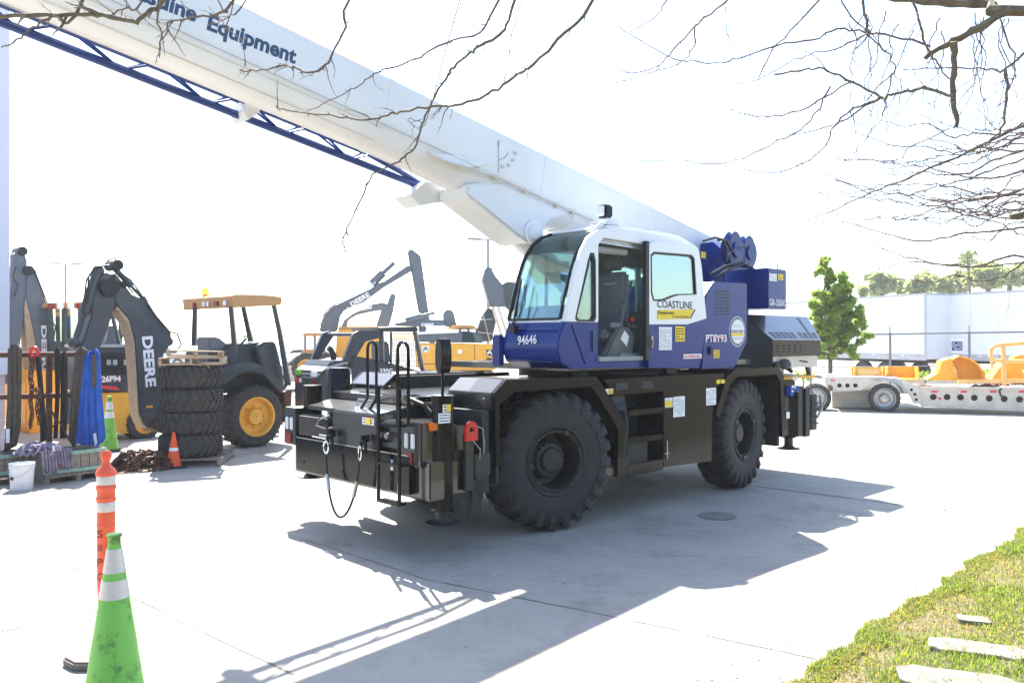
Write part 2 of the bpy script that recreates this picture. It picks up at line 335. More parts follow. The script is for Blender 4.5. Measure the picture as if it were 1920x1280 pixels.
def blades(name, n, m, smin, smax, wmax, hmin, hmax, dens_edge=True):
    vs = np.zeros((n*5, 3)); k = 0
    out_f = []
    tries = 0
    while k < n and tries < n*6:
        tries += 1
        s_ = random.uniform(smin, smax); w = random.uniform(-0.03, wmax) if random.random() > 0.12 else random.uniform(-0.09, 0.12)
        p = G0 + gd*s_ + gn_*(w + edge_wob(s_))
        u = U0 + F*p.x/max(p.y, .1); v = V0 + F*H/max(p.y, .1)
        if u > 2500 or v > 1560 or u < 1250: continue
        pat = math.sin(p.x*2.3+1)*math.sin(p.y*2.9) + 0.6*math.sin(p.x*6.1)*math.sin(p.y*5.3+2)
        if m == 'drygrass' and pat > 0.35: continue
        if m != 'drygrass' and pat < -0.35 and random.random() < 0.62: continue
        skip = False
        for c, lx, ly, rz in slabs:
            dx, dy = p.x-c.x, p.y-c.y; X = dx*math.cos(-rz)-dy*math.sin(-rz); Y = dx*math.sin(-rz)+dy*math.cos(-rz)
            if abs(X) < lx/2-0.01 and abs(Y) < ly/2-0.005: skip = True
        if skip and random.random() < 0.84: continue
        h = random.uniform(hmin, hmax)*(1+0.35*pat); a = random.uniform(0, 6.28); lean = random.uniform(0.15, 0.9)*h; ww = random.uniform(0.0022, 0.0045)
        d = np.array([math.cos(a), math.sin(a), 0]); q = np.array([-d[1], d[0], 0])*ww; z0 = 0.0 if w < 0.02 else 0.045
        base = np.array([p.x, p.y, z0])
        mid = base + d*lean*0.35 + np.array([0, 0, h*0.6]); tip = base + d*lean + np.array([0, 0, h*random.uniform(0.65, 1)])
        vs[k*5:k*5+5] = [base-q, base+q, mid+q*0.8, mid-q*0.8, tip]; out_f += [(k*5, k*5+1, k*5+2, k*5+3), (k*5+3, k*5+2, k*5+4)]; k += 1
    me = bpy.data.meshes.new(name); me.from_pydata(vs[:k*5].tolist(), [], out_f); me.materials.append(M[m]); me.update()
    o = bpy.data.objects.new(name, me); S.collection.objects.link(o); return tag(o, kind='stuff')
tag(blades('grass', 92000, 'grassblade', -1.4, 8.5, 5.0, 0.016, 0.06), 'short green grass growing along the concrete edge', 'grass')
tag(blades('dry_grass', 38000, 'drygrass', -1.4, 8.5, 5.0, 0.015, 0.05), 'straw coloured dry blades among the green grass', 'grass')


lf = B(); rnd0 = random.Random(2)
for k in range(900):
    s_ = rnd0.uniform(-1, 8); w_ = -abs(rnd0.gauss(0, .35)) if rnd0.random() < .75 else rnd0.uniform(-4, 0); q = G0+gd*s_+gn_*w_; a = rnd0.uniform(0, 6.3); z = .006; L_ = rnd0.uniform(.006, .022); d = Vector((math.cos(a)*L_, math.sin(a)*L_, 0)); e = Vector((-d.y, d.x, 0))*.4
    lf.add([q-d+Vector((0, 0, z)), q+e+Vector((0, 0, z+.004)), q+d+Vector((0, 0, z+.002)), q-e+Vector((0, 0, z))], [(0, 1, 2, 3)])
tag(lf.build('leaf_litter', 'greywood', smooth=0), 'specks of dry leaf and grit scattered beside the grass', 'leaf litter', kind='stuff')
# ---------------------------------------------------------------- unseen hedge added behind the camera to darken reflections in the paint
b = B(); n = 90; rg = []
for i in range(n+1):
    x = -45+i; h = 6.5+1.3*math.sin(i*.7)+.9*math.sin(i*1.9+1)+random.uniform(-.4, .4); y = -11+.7*math.sin(i*1.3)
    rg.append([(x, y-2.2, 0), (x, y+.3, 0), (x, y+random.uniform(.3, .9), h*.45), (x, y-.1+random.uniform(-.3, .3), h*.85), (x, y-1.1, h), (x, y-2.4, h*.6)])
b.rings(rg); tag(b.build('added_hedge', 'hedge'), 'tall dark green hedge added unseen behind the photographer to darken reflections in the crane paint', 'hedge')
# ---------------------------------------------------------------- the crane
mat('seatdark', (0.13, 0.135, 0.13), 0.7, var=0.2)
C = Frame((1.01, 10.985), 46.5)
crane = troot(C, 'mobile_crane', 'blue and white crane on black carrier with long raised white boom', 'crane')
NY = -1.30
def P(pts, Y=NY): return C.P(pts, Y)
# chassis
b = B()
b.bx(-3.25, 3.3, -0.45, 0.45, 0.62, 1.42); b.bx(-2.6, -1.0, -0.9, 0.9, 0.55, 0.95); b.bx(1.0, 2.6, -0.9, 0.9, 0.55, 0.95)
b.cyl((-1.825, -1.0, .745), (-1.825, 1.0, .745), 0.17); b.cyl((1.825, -1.0, .745), (1.825, 1.0, .745), 0.17)
b.bx(-1.2, 1.2, -1.2, 1.2, 1.42, 1.60); b.bx(-3.2, -1.2, -0.6, 0.6, 1.36, 1.46); b.bx(1.2, 3.0, -0.6, 0.6, 1.36, 1.60)
ch = b.build('chassis', 'black', crane, bevel=0.01)
# fenders
def fender(pts_out, pts_in, side, name='fender'):
    b = B(); y0 = 1.30*side; y1 = 1.25*side; y2 = 0.58*side
    b.prism(pts_out + pts_in[::-1], y0, y1); n = len(pts_out)
    mid = [((2*a[0]+c[0])/3, (2*a[1]+c[1])/3) for a, c in zip(pts_out, pts_in)]
    f_ = b.build(name, 'black', crane, bevel=0.006); b = B(); b.prism(pts_out + mid[::-1], y1, y2); b.build('fender_top', 'blackdeck', crane, bevel=0.004); return f_
fo = [(-2.84, .80), (-2.86, 1.52), (-2.70, 1.645), (-1.34, 1.635), (-1.22, 1.52), (-.84, 1.08), (-.88, .47)]
fi = [(-2.78, .80), (-2.79, 1.40), (-2.60, 1.52), (-1.44, 1.53), (-1.32, 1.43), (-.96, 1.02), (-.98, .48)]
ro = [(1.02, 1.06), (1.28, 1.54), (1.50, 1.645), (2.66, 1.65), (2.80, 1.52), (2.84, .64)]
ri = [(1.12, 1.02), (1.38, 1.45), (1.56, 1.54), (2.58, 1.545), (2.70, 1.44), (2.76, .64)]
for sd in (-1, 1): fender(fo, fi, sd); fender(ro, ri, sd)
for sd in (-1, 1):
    for x0, x1, y0, y1, z0, z1 in ((-2.79, -2.75, sd*0.60, sd*1.24, 0.62, 1.5), (2.72, 2.78, sd*0.6, sd*1.24, 0.5, 1.44), (-2.7, -0.95, sd*0.52, sd*0.57, 0.75, 1.62), (1.2, 2.75, sd*0.52, sd*0.57, 0.75, 1.62)):
        B().bx(x0, x1, y0, y1, z0, z1).build('splash_guard', 'blackmatt', crane)
# side tool box, ladder steps
for sd in (-1, 1):
    y0, y1 = sd*1.29, sd*1.22
    b = B()
    b.prism([(-1.22, 1.60), (1.27, 1.60), (1.12, 1.43), (-1.0, 1.41)], y0, y1); b.prism([(-.84, 1.08), (-.76, 1.08), (-.76, .47), (-.88, .46)], y0, y1)
    b.bx(-.80, -.10, y0, y1, .47, .60); b.prism([(-1.1, 1.41), (-.84, 1.41), (-.76, 1.08), (-.84, 1.08)], y0, y1)
    b.build('side_frame', 'black', crane, bevel=0.005)
    b = B(); b.prism([(-.10, .50), (.95, .47), (.97, 1.12), (1.04, 1.26), (1.04, 1.43), (-.10, 1.43)], sd*1.292, sd*0.75)
    pn = b.build('side_panel', 'black', crane, bevel=0.008)
    b = B(); b.bx(-1.0, -.1, sd*0.9, sd*0.8, .5, 1.42); b.bx(-.72, -.32, sd*1.22, sd*0.9, .60, .84)
    b.build('step_recess', 'blackmatt', crane)
    for z in (1.16, 0.84):
        b = B(); b.bx(-.76, -.10, y0, sd*1.0, z, z+.065); b.build('step', 'black', crane, bevel=0.006)
    b = B()
    for xa in (-1.0, -.52): b.bx(xa, xa+.22, sd*1.293, sd*1.28, 1.47, 1.55)
    b.build('slot', 'blackmatt', crane)
b = B(); b.bx(-.05, -.035, -1.31, -1.292, .60, .82); b.bx(-.09, .005, -1.31, -1.292, .66, .672); b.build('latch', 'steel', crane)
# wheels
def make_wheel(side):
    # local axis along y; outer face at -y for the near side
    b = B(); prof = [(.345, -.165), (.36, -.20), (.43, -.222), (.54, -.228), (.63, -.215), (.685, -.195), (.705, -.15), (.71, 0), (.705, .15), (.685, .195), (.63, .215), (.54, .228), (.43, .222), (.36, .20), (.345, .165)]
    b.lathe(prof, axis='y', n=64, cap=False)
    for k in range(24):
        for hs in (-1, 1):
            a = 2*math.pi*(k + (0.5 if hs > 0 else 0))/24; rings = []
            for (y, r0, r1, tw, hw) in ((.01, .69, .748, .10, .030), (.10, .69, .748, .055, .036), (.19, .67, .742, .015, .042), (.222, .60, .715, 0, .040), (.236, .57, .655, -.005, .030)):
                aa = a + tw*1.2
                rings.append([(r*math.cos(aa + dd/r), hs*y, r*math.sin(aa + dd/r)) for r, dd in ((r0, -hw*1.25), (r1, -hw), (r1, hw), (r0, hw*1.25))])
            b.rings(rings)
    w = b.build('wheel', 'rubber', None, smooth=40)
    b = B(); b.lathe([(.30, -.17), (.352, -.185), (.372, -.20), (.378, -.215), (.365, -.222), (.352, -.212), (.335, -.19), (.325, -.20), (.312, -.20), (.305, -.17), (.298, -.10), (.288, .09), (.20, .12), (.10, .12)], axis='y', n=56, cap=False)
    for k in range(3):
        a = k*2.1+0.3; b.bx(-.025, .025, -.215, -.19, .30, .345, Matrix.Rotation(a, 4, 'Y'))
    b.build('rim', 'rim', w, smooth=30)
    b = B(); b.lathe([(.21, .11), (.205, -.04), (.185, -.055), (.175, -.085), (.135, -.09), (.13, -.125), (.115, -.135), (.02, -.138)], axis='y', n=40)
    for k in range(16):
        a = 2*math.pi*k/16; b.cyl((.182*math.cos(a), -.05, .182*math.sin(a)), (.182*math.cos(a), -.085, .182*math.sin(a)), .012, n=6)
    for k in range(8):
        a = 2*math.pi*k/8; b.cyl((.15*math.cos(a), -.085, .15*math.sin(a)), (.15*math.cos(a), -.098, .15*math.sin(a)), .009, n=6)
    b.build('hub', 'hub', w, smooth=30)
    return w
wh = make_wheel(-1)
for i, (x, sd, st) in enumerate([(-1.825, -1, -12), (1.825, -1, 8), (-1.825, 1, -12), (1.825, 1, 8)]):
    o = wh if i == 0 else copy_tree(wh)
    o.parent = crane; n = Vector((0, sd, 0)); a = R(st)
    off = Matrix.Rotation(a, 3, 'Z') @ Vector((0, sd*0.12, 0))
    o.location = (x + off.x, sd*0.90 + off.y, .748); o.rotation_euler = (0, random.uniform(0, 1) if i else 0.1, a + (math.pi if sd > 0 else 0))
# front end
b = B(); b.bx(-3.70, -3.64, -1.05, 1.06, .60, .97); b.build('front_bumper', 'black', crane, bevel=0.01)
b = B(); b.bx(-3.64, -3.20, -1.28, 1.20, .56, .92); b.bx(-3.62, -3.15, -1.20, 1.20, .98, 1.22); b.build('outrigger_beam', 'blackdeck', crane, bevel=0.012)
b = B(); b.prism([(-3.70, .95), (-3.70, 1.31), (-2.95, 1.42), (-2.95, .95)], -.52, .30); b.build('winch_cover', 'blackdeck', crane, bevel=0.012)
b = B(); b.bx(-3.66, -2.9, -.86, -.54, 1.245, 1.26); b.bx(-3.66, -3.62, -.86, -.54, 1.0, 1.05); b.bx(-3.66, -3.62, -.86, -.54, 1.20, 1.245); b.bx(-3.40, -3.36, -.86, -.54, .6, 1.2); b.build('front_step', 'blackdeck', crane, bevel=0.006)
for y0, y1 in ((-1.20, -.86), (1.10, 1.38)):
    b = B(); b.bx(-3.68, -3.36, y0, y1, .86, 1.275); lb = b.build('lamp_box', 'blackdeck', crane, bevel=0.012)
    ym = (y0+y1)/2
    for dy in (-.055, .045):
        b = B(); b.bx(-3.70, -3.68, ym+dy-.028, ym+dy+.028, 1.03, 1.17); b.build('headlight', 'lens', lb, bevel=0.008)
    b = B(); b.bx(-3.695, -3.68, ym-.045, ym+.075, .88, .99); b.build('marker_lamp', 'darkred', lb, bevel=0.005)
b = B(); b.bx(-3.60, -3.42, -1.235, -1.20, 1.20, 1.27); b.build('turn_signal', 'amber', crane, bevel=0.008)
# sloping hatch and deck
b = B(); b.prism([(-3.28, 1.38), (-3.28, 1.45), (-2.80, 1.48), (-1.2, 1.48), (-1.2, 1.38)], -.55, 1.02); b.build('deck_plate', 'blackdeck', crane, bevel=0.006)
b = B(); b.prism([(-3.60, 1.31), (-3.05, 1.42), (-3.05, 1.40), (-3.60, 1.27)], .1, .98); b.bx(-3.25, -3.05, -.35, .05, 1.3, 1.47); b.build('front_hatch', 'blackdeck', crane)
b = B(); b.tube([(-3.15, .10, 1.36), (-3.5, .12, 1.42), (-3.52, .12, 1.35)], .01); b.build('hatch_handle', 'steel', crane)
# jack cylinders
for x, y, zt, r in [(-3.42, -1.19, 1.52, .105), (-3.42, 1.19, 1.52, .105), (3.22, -1.15, 1.35, .11), (3.05, 1.15, 1.35, .11)]:
    b = B(); z1 = .58 if y > 0 or x > 0 else .44; b.cyl((x, y, z1), (x, y, zt), r, n=28); b.cyl((x, y, z1+.03), (x, y, 1.15), r+.035, n=4)
    jc = b.build('jack_cylinder', 'black', crane, bevel=0.004)
    zb = .52 if (x < 0 and y > 0) else .37 if x < 0 else .46
    b = B(); b.cyl((x, y, .62), (x, y, zb), .065); b.build('jack_rod', 'hub' if x < 0 else 'rim', jc)
    b = B(); b.lathe([(.165, 0), (.165, .012), (.09, .025), (.07, .05)], (x, y, zb-.05), 'z', 30); b.build('jack_pad', 'blackmatt', jc)
b = B(); b.lathe([(.14, 0), (.14, .60), (.12, .63), (.02, .635)], (-3.05, 1.22, 1.08), 'z', 28); b.build('hydraulic_tank', 'black', crane)
decal(C, 830, 758, 845, 772, 'decalwhite', crane, Y=-1.31, rows=2, ink='ink', lift=.0); decal(C, 822, 774, 844, 793, 'decalwhite', crane, Y=-1.31, rows=3, ink='ink', lift=.0)
decal(C, 837, 758, 845, 771, 'decalyellow', crane, Y=-1.317, lift=.0)
decal(C, 680, 783, 702, 796, 'decalwhite', crane, X=-3.70, rows=2, ink='ink', lift=.004); decal(C, 687, 783.5, 695, 795.5, 'decalyellow', crane, X=-3.71)
# hand rails and front ladder
def loop(b, x, y0, y1, z0, z1, r=.016, bend=None):
    pts = [(x, y0, z0)]; m = (y0+y1)/2; rr = abs(y1-y0)/2
    if bend: pts = [(x+bend, y0-.06, z0), (x, y0, z0+.22)]
    pts += [(x, m + (y0-m)*math.cos(a), z1-rr+rr*math.sin(a)) for a in [math.pi*k/10 for k in range(11)]]
    pts += ([(x, y1, z0+.22), (x+bend, y1-.06, z0)] if bend else [(x, y1, z0)]); b.tube(pts, r, 8)
b = B(); loop(b, -3.45, .02, -.14, 1.22, 2.02, bend=-.2); b.build('hand_rail', 'black', crane)
b = B(); loop(b, -3.70, -.86, -1.03, 1.24, 2.02); b.build('hand_rail', 'black', crane)
b = B(); b.tube([(-3.78, -.66, 1.6), (-3.78, -.66, .50)], .018); b.tube([(-3.78, -1.0, 1.6), (-3.78, -1.0, .50)], .018)
for z in (1.24, .87, .51): b.bx(-3.80, -3.70, -1.0, -.66, z-.012, z+.012)
b.build('front_ladder', 'black', crane)
b = B(); b.tube([(-3.30, -.97, 1.42), (-3.28, -1.0, 1.48), (-3.25, -.98, 1.55), (-3.25, -.98, 1.80)], .015); b.bx(-3.35, -3.2, -1.05, -.8, 1.40, 1.43); mp = b.build('mirror_post', 'black', crane)
b = B(); pts = []
for k in range(28):
    a = 2*math.pi*k/28; pts.append((-1.02+.062*math.copysign(abs(math.cos(a))**.8, math.cos(a)), 1.885+.168*math.copysign(abs(math.sin(a))**.75, math.sin(a))))
b.prism(pts, -3.33, -3.22, 'x'); o = b.build('mirror', 'black', mp, bevel=0.03)
b = B(); b.prism([(-1.02+(p[0]+1.02)*.8, 1.885+(p[1]-1.885)*.86) for p in pts], -3.335, -3.33, 'x'); b.build('mirror_face', 'rubberseal', o)
# hooks and sling on the bumper
def hook(x, y, z, s=1.0):
    b = B(); b.tube([(x-.04+.0*k, y + .045*s*math.cos(a), z + .07*s*math.sin(a)) for k, a in enumerate([R(d) for d in range(-60, 241, 25)])], [.014+.004*math.sin(math.pi*i/12) for i in range(13)], 8)
    b.bx(x-.055, x+.02, y-.02, y+.02, z+.05, z+.12); return b.build('tow_hook', 'black', crane)
hook(-3.74, .22, .99, 1.1); hook(-3.74, -.40, .99, 1.0)
b = B(); b.tube([(-3.79, .27+.04*math.cos(R(d))*1.2, .93+.06*math.sin(R(d))) for d in range(0, 361, 30)], .014, 6); b.build('shackle', 'chrome', crane); b = B(); b.tube([(-3.79, -.36+.025*math.cos(R(d)), .93+.07*math.sin(R(d))) for d in range(0, 361, 30)], .010, 6); b.build('shackle', 'chrome', crane)
cab_pts = []
for k in range(25):
    t_ = k/24; y = .26 - .62*t_; z = .84 - .58*(1-(2*t_-1)**2)**.62 - (0.0); cab_pts.append((-3.80-.03*math.sin(t_*3), y, z))
b = B(); b.tube(cab_pts, .0115, 8); sl_ = b.build('wire_sling', 'blackmatt', crane)
b = B(); b.tube([cab_pts[1], cab_pts[3]], .02, 8); b.build('sling_sleeve', 'steel', sl_); b = B(); b.tube([cab_pts[-4], cab_pts[-2]], .02, 8); b.build('sling_sleeve', 'steel', sl_)
# small fittings on the front
b = B(); b.tube([(-3.66, .42, 1.24), (-3.72, .50, 1.20), (-3.72, .60, 1.13), (-3.68, .46, 1.10), (-3.66, .36, 1.12)], .011, 6); b.build('hose', 'steel', crane)
b = B(); b.tube([(-3.68, .40, 1.20), (-3.74, .52, 1.14), (-3.68, .58, 1.22)], .012, 6); b.build('hose', 'rubberseal', crane)
for z, y0, y1 in ((1.0, .35, .70), (1.03, .38, .55)): b = B(); b.cyl((-3.70, y0, z), (-3.70, y1, z), .012, n=8); b.build('rod', 'chrome', crane)
for y in (-.70, -.58): b = B(); b.cyl((-3.72, y, 1.12), (-3.60, y, 1.12), .03, n=10); b.build('coupling', 'steel', crane)
b = B(); b.bx(-3.712, -3.70, -.80, -.765, .80, .90); b.build('tag', 'decalwhite', crane)
b = B(); b.bx(-3.705, -3.699, -1.04, 1.05, .955, .965); b.build('glint_strip', 'steel', crane)  # bright strip put in for the glint along the bumper's top edge
b = B(); b.bx(-3.69, -3.66, .42, 1.02, .99, 1.20); b.build('light_bracket', 'blackmatt', crane)
for y, z in ((-.9, .72), (-.78, .73), (.9, .70), (.1, .69)): b = B(); b.cyl((-3.71, y, z), (-3.70, y, z), .014, n=10); b.build('bolt', 'rubberseal', crane)
b = B(); b.tube([(-3.35, -.55, 1.46), (-3.3, -.75, 1.40), (-3.28, -.8, 1.30)], .02, 6); b.tube([(-3.30, -.5, 1.44), (-3.22, -.7, 1.36), (-3.2, -.8, 1.28)], .015, 6); b.build('hose', 'blackmatt', crane)
plate([(-3.58, .05, 1.335), (-3.58, -.25, 1.335), (-3.25, -.18, 1.38), (-3.25, .05, 1.38)][::-1], 'blackdeck', crane, 'cover_plate', .02)
# red lever stand near the front tyre
b = B(); b.prism([(-3.27, .62), (-3.16, .62), (-3.16, 1.16), (-3.27, 1.16)], -1.34, -1.30); b.bx(-3.14, -2.94, -1.33, -1.30, .74, .95); b.bx(-3.10, -3.0, -1.30, -1.0, .5, .9); b.build('lever_bracket', 'rim', crane, bevel=0.005)
ring = [(-3.215+.075*math.cos(R(d)), 1.20+.075*math.sin(R(d))) for d in range(0, 181, 15)] + [(-3.29, 1.09), (-3.14, 1.09)]
b = B(); b.prism(ring, -1.375, -1.345, holes=[[(-3.215+.028*math.cos(R(d)), 1.19+.028*math.sin(R(d))) for d in range(0, 360, 30)]]); b.build('tow_lug', 'red', crane, bevel=0.004)
b = B(); b.tube([(-3.14, -1.36, 1.22), (-3.05, -1.34, 1.19), (-3.02, -1.33, 1.05), (-3.02, -1.32, .95)], .006); b.tube([(-3.2, -1.36, 1.1), (-3.1, -1.36, 1.0), (-3.08, -1.33, .9)], .005); b.build('cable', 'inkgrey', crane)
b = B(); b.bx(-3.45, -3.05, -1.28, -.5, .50, .60); b.bx(-3.36, -3.26, -1.27, -1.1, .60, 1.0); b.bx(-3.15, -3.02, -1.30, -1.2, .35, .7); b.bx(-2.99, -2.9, -1.26, -.7, .55, 1.35); b.build('step_bracket', 'blackmatt', crane)
b = B()
for x_, z_ in ((-2.98, 1.47), (-2.98, 1.05)): b.ball((x_, -1.27, z_), .013, 5)
b.build('bolt', 'steel', crane)
# rear end
b = B(); b.bx(2.86, 3.30, -1.22, -.5, .62, 1.45); b.bx(2.86, 3.30, .5, 1.22, .62, 1.45); b.bx(2.86, 3.85, -1.2, 1.2, .72, 1.15)
b.build('rear_outrigger', 'black', crane, bevel=0.015)
b = B(); b.bx(3.22, 3.36, -1.30, -1.2, .60, 1.35); b.bx(3.46, 3.60, -1.30, -1.2, .58, 1.30); b.bx(3.68, 3.86, -1.28, -1.18, .66, 1.20); b.bx(2.86, 2.98, -1.28, -1.2, .85, 1.2)
for z in (.75, .85, .95, 1.05): b.bx(3.6, 3.88, -1.31, -1.29, z, z+.02)
b.build('rear_bracket', 'blackmatt', crane, bevel=0.006)
b = B(); b.bx(2.9, 3.9, -1.25, 1.2, 1.46, 1.49); b.build('rear_shelf', 'bucketyellow', crane)
b = B(); b.bx(2.98, 3.08, -1.31, -1.24, 1.22, 1.36); b.tube([(3.0, -1.32, 1.33), (3.1, -1.34, 1.28), (3.15, -1.33, 1.35)], .018); b.build('coupling', 'strapblue', crane)
decal(C, 1484, 722, 1496, 734, 'decalwhite', crane, Y=-1.32, rows=3, ink='ink'); decal(C, 1487, 706, 1494, 713, 'decalwhite', crane, Y=-1.32, rows=2, ink='ink')
decal(C, 1474, 772, 1480, 784, 'decalwhite', crane, Y=-1.30)
b = B(); b.tube([(3.6, -1.33, 1.25), (3.8, -1.36, 1.2), (3.85, -1.36, 1.0), (3.75, -1.34, .85)], .02); b.build('hose', 'steel', crane)
b = B(); b.tube([(3.3, -1.1, 1.60), (3.5, -1.15, 1.72), (3.75, -1.15, 1.7), (3.95, -1.1, 1.5)], .035); b.tube([(3.1, -.9, 1.5), (3.3, -.95, 1.68), (3.6, -1.0, 1.55)], .03); b.build('hose', 'blackmatt', crane)
# engine hood at the rear
hx0, hx1 = C.L(1449, 640, Y=-1.22).x, C.L(1539, 637, Y=-1.22).x
zt, zm, zb2 = 2.40, 2.03, 1.80
b = B(); A1 = [Vector((hx0-.1, -1.22, zm)), Vector((hx1, -1.22, zm)), Vector((hx1, -1.22, zb2)), Vector((hx0-.1, -1.22, zb2))]
tl = C.L(1401, 590, Z=zt); tr_ = C.L(1504, 595, Z=zt); tl.y = tr_.y = (tl.y+tr_.y)/2
hood = [(tl.x, tl.y, zt), (tr_.x, tr_.y, zt), (hx1, -1.22, zm), (hx0, -1.22, zm)]
x0h = C.L(1400, 600, Y=-.6).x
b.add([(hx0, -1.22, zm), (hx1, -1.22, zm), (hx1, -1.22, zb2), (hx0, -1.22, zb2), (tl.x, tl.y, zt), (tr_.x, tr_.y, zt), (tr_.x, .9, zt), (tl.x, .9, zt), (hx1, .9, 1.6), (hx0, .9, 1.6), (1.75, -.3, 1.62), (1.75, .9, 1.62), (hx0, -1.22, 1.62), (hx1, -.7, 1.62)],
      [(0, 1, 2, 3), (4, 5, 1, 0), (4, 7, 6, 5), (1, 5, 6, 8, 13, 2), (4, 0, 3, 12, 10), (4, 10, 11, 7), (6, 7, 11, 9, 8)])
hd = b.build('engine_hood', 'black', crane); b = B(); q_ = [Vector(p) for p in hood]; nn = (q_[1]-q_[0]).cross(q_[3]-q_[0]); nn = (nn if nn.z > 0 else -nn).normalized(); b.loft([p+nn*.002 for p in q_], [p+nn*.009 for p in q_]); b.build('hood_lid', 'blackdeck', hd)
def onhood(s, t): 
    q = [Vector(p) for p in hood]; return q[0].lerp(q[1], s).lerp(q[3].lerp(q[2], s), t)
nh = (Vector(hood[1])-Vector(hood[0])).cross(Vector(hood[3])-Vector(hood[0])).normalized()
if nh.z < 0: nh = -nh
b = B()
def slot(q0, q1, w, up, n):
    q0, q1, up = Vector(q0), Vector(q1), Vector(up); b.loft([q0+n*.010, q1+n*.010, q1+up*w+n*.010, q0+up*w+n*.010], [q0+n*.013, q1+n*.013, q1+up*w+n*.013, q0+up*w+n*.013])
dn = (onhood(.5, 1)-onhood(.5, .5)).normalized()
for r_ in range(3):
    for k in range(9):
        s0 = .08 + k*.095 + (.05 if k > 4 else 0); slot(onhood(s0, .70+r_*.085), onhood(s0+.062, .70+r_*.085), .025, dn, nh)
for k in range(9): slot(onhood(.80, .06+k*.07), onhood(.845, .06+k*.07), .018, dn, nh)
for r_ in range(3):
    for k in range(5): slot((hx0+.14+k*.17, -1.223, zm-.07-r_*.045), (hx0+.24+k*.17, -1.223, zm-.07-r_*.045), .014, (0, 0, -1), Vector((0, -1, 0)))
b.build('louvre', 'ink', hd, smooth=0)
b = B(); b.bx(hx0+.05, hx1-.03, -1.18, -.9, 1.62, 1.795); b.build('vent_panel', 'cream', crane)
b = B(); b.ball((hx0+.35, -1.22, 1.68), .10, 6, (1.6, .6, .8), .12); b.ball((hx0+.1, -1.22, 1.66), .07, 6, (1, .6, 1), .1); b.build('exhaust', 'blackmatt', crane)
# turntable and revolving deck
b = B(); b.cyl((0, 0, 1.55), (0, 0, 1.70), .80, n=48); b.cyl((0, 0, 1.58), (0, 0, 1.66), .92, n=48); b.build('turntable', 'hub', crane)
b = B(); b.bx(-1.45, 2.4, -1.0, 1.15, 1.69, 1.76); b.bx(1.2, 2.95, -.5, .5, 1.64, 1.75); b.build('turntable_deck', 'blackdeck', crane)
b = B(); b.tube([(-.9, -1.1, 1.66), (-.3, -1.15, 1.63), (.5, -1.1, 1.65)], .02); b.bx(.1, .3, -1.2, -1.1, 1.62, 1.68); b.bx(-1.3, -1.15, -1.0, -.9, 1.6, 1.7); b.build('pipe', 'blackmatt', crane)
# cab
cab = B().bx(-1.72, .72, -1.18, -.40, 1.74, 1.80).build('cab', 'blackmatt', crane)
CY, CF = -1.25, -.36
prof = [(-1.70, 1.72), (-1.84, 1.80), (-1.89, 1.92), (-1.88, 2.04), (-1.79, 2.25)]
b = B(); inner = [(x+.04, z+(.02 if i == 0 else 0)) for i, (x, z) in enumerate(prof)]
b.prism(prof + inner[::-1], CY+.03, CF); b.build('nose_panel', 'blue', cab, bevel=0.012)
b = B(); b.bx(-1.93, -1.86, CF-.02, CF+.14, 1.74, 2.10); b.build('nose_corner', 'blue', cab, bevel=0.02)
# side skin, lower blue
tri_w = [(-1.635, 2.27), (-1.60, 2.24), (-1.33, 2.24), (-1.295, 2.28), (-1.30, 2.92), (-1.33, 3.0), (-1.385, 3.0), (-1.43, 2.9)]
b = B(); b.prism([(-1.70, 1.72), (-1.86, 1.80), (-1.91, 1.92), (-1.90, 2.04), (-1.80, 2.235), (-1.25, 2.235), (-1.25, 1.86), (-.35, 1.81), (-.35, 2.235), (.68, 2.235), (.68, 1.70), (-1.1, 1.72)], CY, CY+.05); b.build('side_skirt', 'blue', cab, bevel=0.008)
b = B(); b.prism([(-1.80, 2.235), (-1.66, 2.71), (-1.53, 3.02), (-1.42, 3.17), (-1.25, 3.27), (-1.02, 3.315), (.35, 3.30), (.58, 3.25), (.66, 3.1), (.70, 2.235), (-.32, 2.235), (-.32, 3.12), (-.40, 3.17), (-1.16, 3.185), (-1.25, 3.10), (-1.25, 2.235)], CY-.002, CY+.05, holes=[tri_w])
b.build('side_frame', 'white', cab, bevel=0.012)
sc = lambda pts, k: [(lambda cx, cz: (cx+(p[0]-cx)*k, cz+(p[1]-cz)*k))(-1.42, 2.55) for p in pts]
b = B(); b.prism(tri_w, CY-.006, CY+.01, holes=[[(x+(.022 if x < -1.42 else -.022), z+(.02 if z < 2.6 else -.035)) for x, z in tri_w]]); b.build('window_seal', 'rubberseal', cab)
b = B(); b.prism(tri_w, CY+.02, CY+.026); b.build('side_window', 'glass', cab, smooth=0)
# windshield: curved sheet rising into the roof
wp = [(-1.785, 2.27), (-1.72, 2.48), (-1.64, 2.72), (-1.56, 2.92), (-1.50, 3.03), (-1.40, 3.15), (-1.27, 3.24)]
rp = [(-1.27, 3.24), (-1.10, 3.30), (-.75, 3.325)]
def sheet(pr, y0, y1, th=.006):
    b = B(); b.prism(pr + [(x+th, z-th*.6) for x, z in pr[::-1]], y0, y1); return b
wi = sheet(wp[:5], CY+.07, CF).build('windshield', 'glass', cab); sheet(wp[4:] + rp[1:], CY+.07, CF).build('roof_window', 'roofglass', cab)
b = B(); b.tube([(x-.004, CF, z) for x, z in wp+rp[1:]], .022, 6); b.tube([(x-.004, CY+.09, z) for x, z in wp[:-1]], .014, 6); b.tube([(-1.79, CF, 2.265), (-1.79, CY+.09, 2.265)], .016, 6)
b.build('windshield_seal', 'rubberseal', cab)
b = B(); b.prism([(-1.81, 2.235), (-1.79, 2.26), (-1.76, 2.26), (-1.77, 2.2)], CY+.05, CF); b.build('windshield_sill', 'white', cab)
